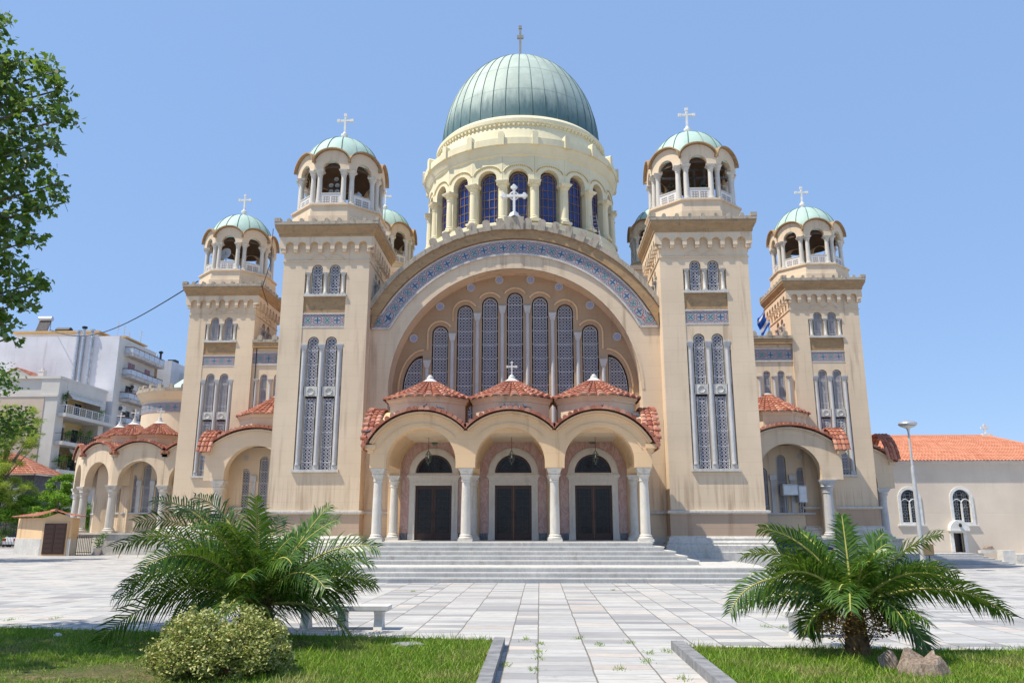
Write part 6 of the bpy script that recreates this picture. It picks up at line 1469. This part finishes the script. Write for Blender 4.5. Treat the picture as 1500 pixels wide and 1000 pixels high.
for k, (yy, z) in enumerate(((y0 + 4.6, 20.6), (y0 + 2.2, 17.3), (y0 + 6.0, 17.2))):
    t_ = thing("air_conditioner", ["air conditioner under the second balcony of the white building", "air conditioner nearest the gable under the third balcony of the white building", "air conditioner further along under the third balcony of the white building"][k], "air conditioner", (xF + .1, yy, z), 0, "air conditioners on the white building")
    m = MB(); m.box(0, .4, -.5, .5, 0, .75); m.build("case", 'offwhite', t_); m = MB(); m.lathe([(.3, .0), (.3, .02), (.05, .03), (0, .03)], 14); o = m.build("fan_grille", 'darkstone', t_, (.2, -.505, .38)); o.rotation_euler = (pi / 2, 0, 0)
for k, (x_, zb_, zt_, lb) in enumerate(((-61.2, 21.2, 28.1, "steel flue pipe on the white gable, leftmost of three"), (-60.45, 19.5, 28.6, "steel flue pipe with black cap, middle of three on the white gable"), (-59.3, 17.5, 28.2, "bright steel flue pipe, rightmost of three on the white gable"))):
    t_ = thing("flue_pipe", lb, "flue", (x_, 63.75, zb_), 0, "flues on the white building"); h = zt_ - zb_
    m = MB(); m.tube([(0, 0, 0), (0, 0, h - .35)], .2 if k < 2 else .17, 10)
    for q in range(int(h)): m.lathe([(.2, q + .5), (.225, q + .53), (.225, q + .58), (.2, q + .6)], 10)
    m.build("pipe", 'galv', t_, smooth=True); m = MB(); m.lathe([(.2, h - .3), (.34, h - .25), (.34, h), (.2, h + .05), (0, h + .05)], 12); m.build("cap", 'iron' if k == 1 else 'galv', t_)
    if k == 1: m = MB(); m.tube([(0, 0, 1.6), (-.9, -.05, .9), (-1.2, -.05, .8)], .2, 10); m.build("elbow", 'galv', t_)
t_ = thing("solar_water_heater", "solar water heater with a steel tank on the white building's roof", "water heater", (-70.1, 70, 28.85))
m = MB(); m.tube([(-.95, 0, 2.6), (.95, 0, 2.6)], .35, 14); m.build("tank", 'galv', t_, smooth=True); m = MB(); m.add([(-.85, -.9, .3), (.85, -.9, .3), (.85, -.1, 2.3), (-.85, -.1, 2.3), (-.85, -.8, .2), (.85, -.8, .2), (.85, 0, 2.2), (-.85, 0, 2.2)], [(0, 1, 2, 3), (4, 5, 6, 7), (0, 1, 5, 4), (1, 2, 6, 5), (2, 3, 7, 6), (3, 0, 4, 7)]); m.build("collector", 'darkstone', t_)
m = MB()
for s in (-.8, .8): m.box(s - .03, s + .03, -.05, .05, 0, 2.4); m.box(s - .03, s + .03, -.9, -.84, 0, .4)
m.build("stand", 'lampgrey', t_)
m = MB(); m.tube([(-1, 0, .65), (1, 0, .65)], [.6, .6], 14); o = m.build("roof_tank", 'iron', None, (-67.2, 70, 28.86)); o['label'] = "black barrel tank on the white building's roof"; o['category'] = "tank"
for k, (x_, y_, z0, z1, lb) in enumerate(((-61.5, 74, 27.3, 32.0, "tall television aerial on the white roof, leftmost of four"), (-60.5, 74, 27.3, 31.4, "television aerial second from the left on the white roof"), (-59.7, 74, 27.3, 30.4, "short television aerial third from the left on the white roof"), (-57.9, 74, 25.5, 30.6, "thin television aerial at the right end of the white roof"))):
    m = MB(); m.tube([(0, 0, 0), (0, 0, z1 - z0)], .035, 5)
    for q in range(3 + k % 2): zz = z1 - z0 - .2 - q * .45; m.tube([(-.45 + .08 * q, 0, zz), (.45 - .08 * q, 0, zz)], .02, 4); m.tube([(0, -.5, zz), (0, .5, zz)], .015, 4)
    o = m.build("television_aerial", 'lampgrey', None, (x_, y_, z0)); o['label'] = lb; o['category'] = "aerial"; o['group'] = "aerials on the white building"
# grey building
gb = thing("apartment_building", "pale grey building with a column of brown openings beside the apse", "building", (0, 0, 0))
m = MB(); m.plate([(-62, -.5), (-53.8, -.5), (-53.8, 26.4), (-62, 26.4)], [[(-57.25, z), (-55.9, z), (-55.9, z + 2.35), (-57.25, z + 2.35)] for z in (23.7, 20.4, 17.1, 13.8, 10.5)], 76, 76.6); m.box(-62, -53.8, 77.2, 88, -.5, 26.4); m.box(-62, -61.4, 76.6, 77.2, -.5, 26.4); m.box(-54.4, -53.8, 76.6, 77.2, -.5, 26.4); m.box(-53.8, -40, 79, 88, -.5, 25.0); m.build("wall", 'greywall', gb)
m = MB(); m.box(-61, -54.5, 77.1, 77.19, 0, 26); m.build("shaft_panel", plain('brown_panel', (0.22, 0.16, 0.12), .9), gb)
for z in (23.7, 20.4, 17.1, 13.8): window_panel_ = MB(); window_panel_.box(-56.3, -55.95, 76.95, 77.05, z + .4, z + 2.0); window_panel_.build("window", 'glass', gb)
m = MB(); m.box(-59.5, -57.2, 79, 81, 26.4, 27.4); m.tube([(-59.4, 79, 27.7), (-57.6, 79, 27.7)], .3, 10); m.build("roof_plant", 'lampgrey', gb)
m = MB(); m.box(-56.0, -55.0, 79.5, 80.5, 25, 26.9); m.build("chimney", 'offwhite', gb); m = MB(); m.box(-56.1, -54.9, 79.4, 80.6, 26.9, 27.3); m.build("chimney_cap", 'iron', gb)
m = MB(); m.tube([(-56.6, 78, 26.4), (-56.6, 78, 28.0)], .16, 8); m.lathe([(.3, 28.0), (.35, 28.2), (0, 28.4)], 10, -56.6, 78); m.build("flue", 'iron', gb)
# low stone house
lh = thing("low_house", "low dark stone house with a red tiled roof behind the pine", "house", (0, 0, 0))
m = MB(); m.box(-64, -54.2, 47.5, 52.5, -.3, 7.6); m.build("wall", 'darkstone', lh)
m = MB(); m.tiles(L4((-62, 50, 10.2), (-58.3, 50, 10.2), (-64.4, 46.9, 7.7), (-53.7, 46.9, 7.7)), 40, 10); m.tiles(L4((-58.3, 50, 10.2), (-58.3, 50, 10.2), (-53.7, 46.9, 7.7), (-53.7, 53, 7.7)), 24, 10); m.build("roof", 'tile', lh)
f = MB(); f.box(-56.4, -55.4, 47.42, 47.5, 4.2, 6.2); f.build("window", 'offwhite', lh)
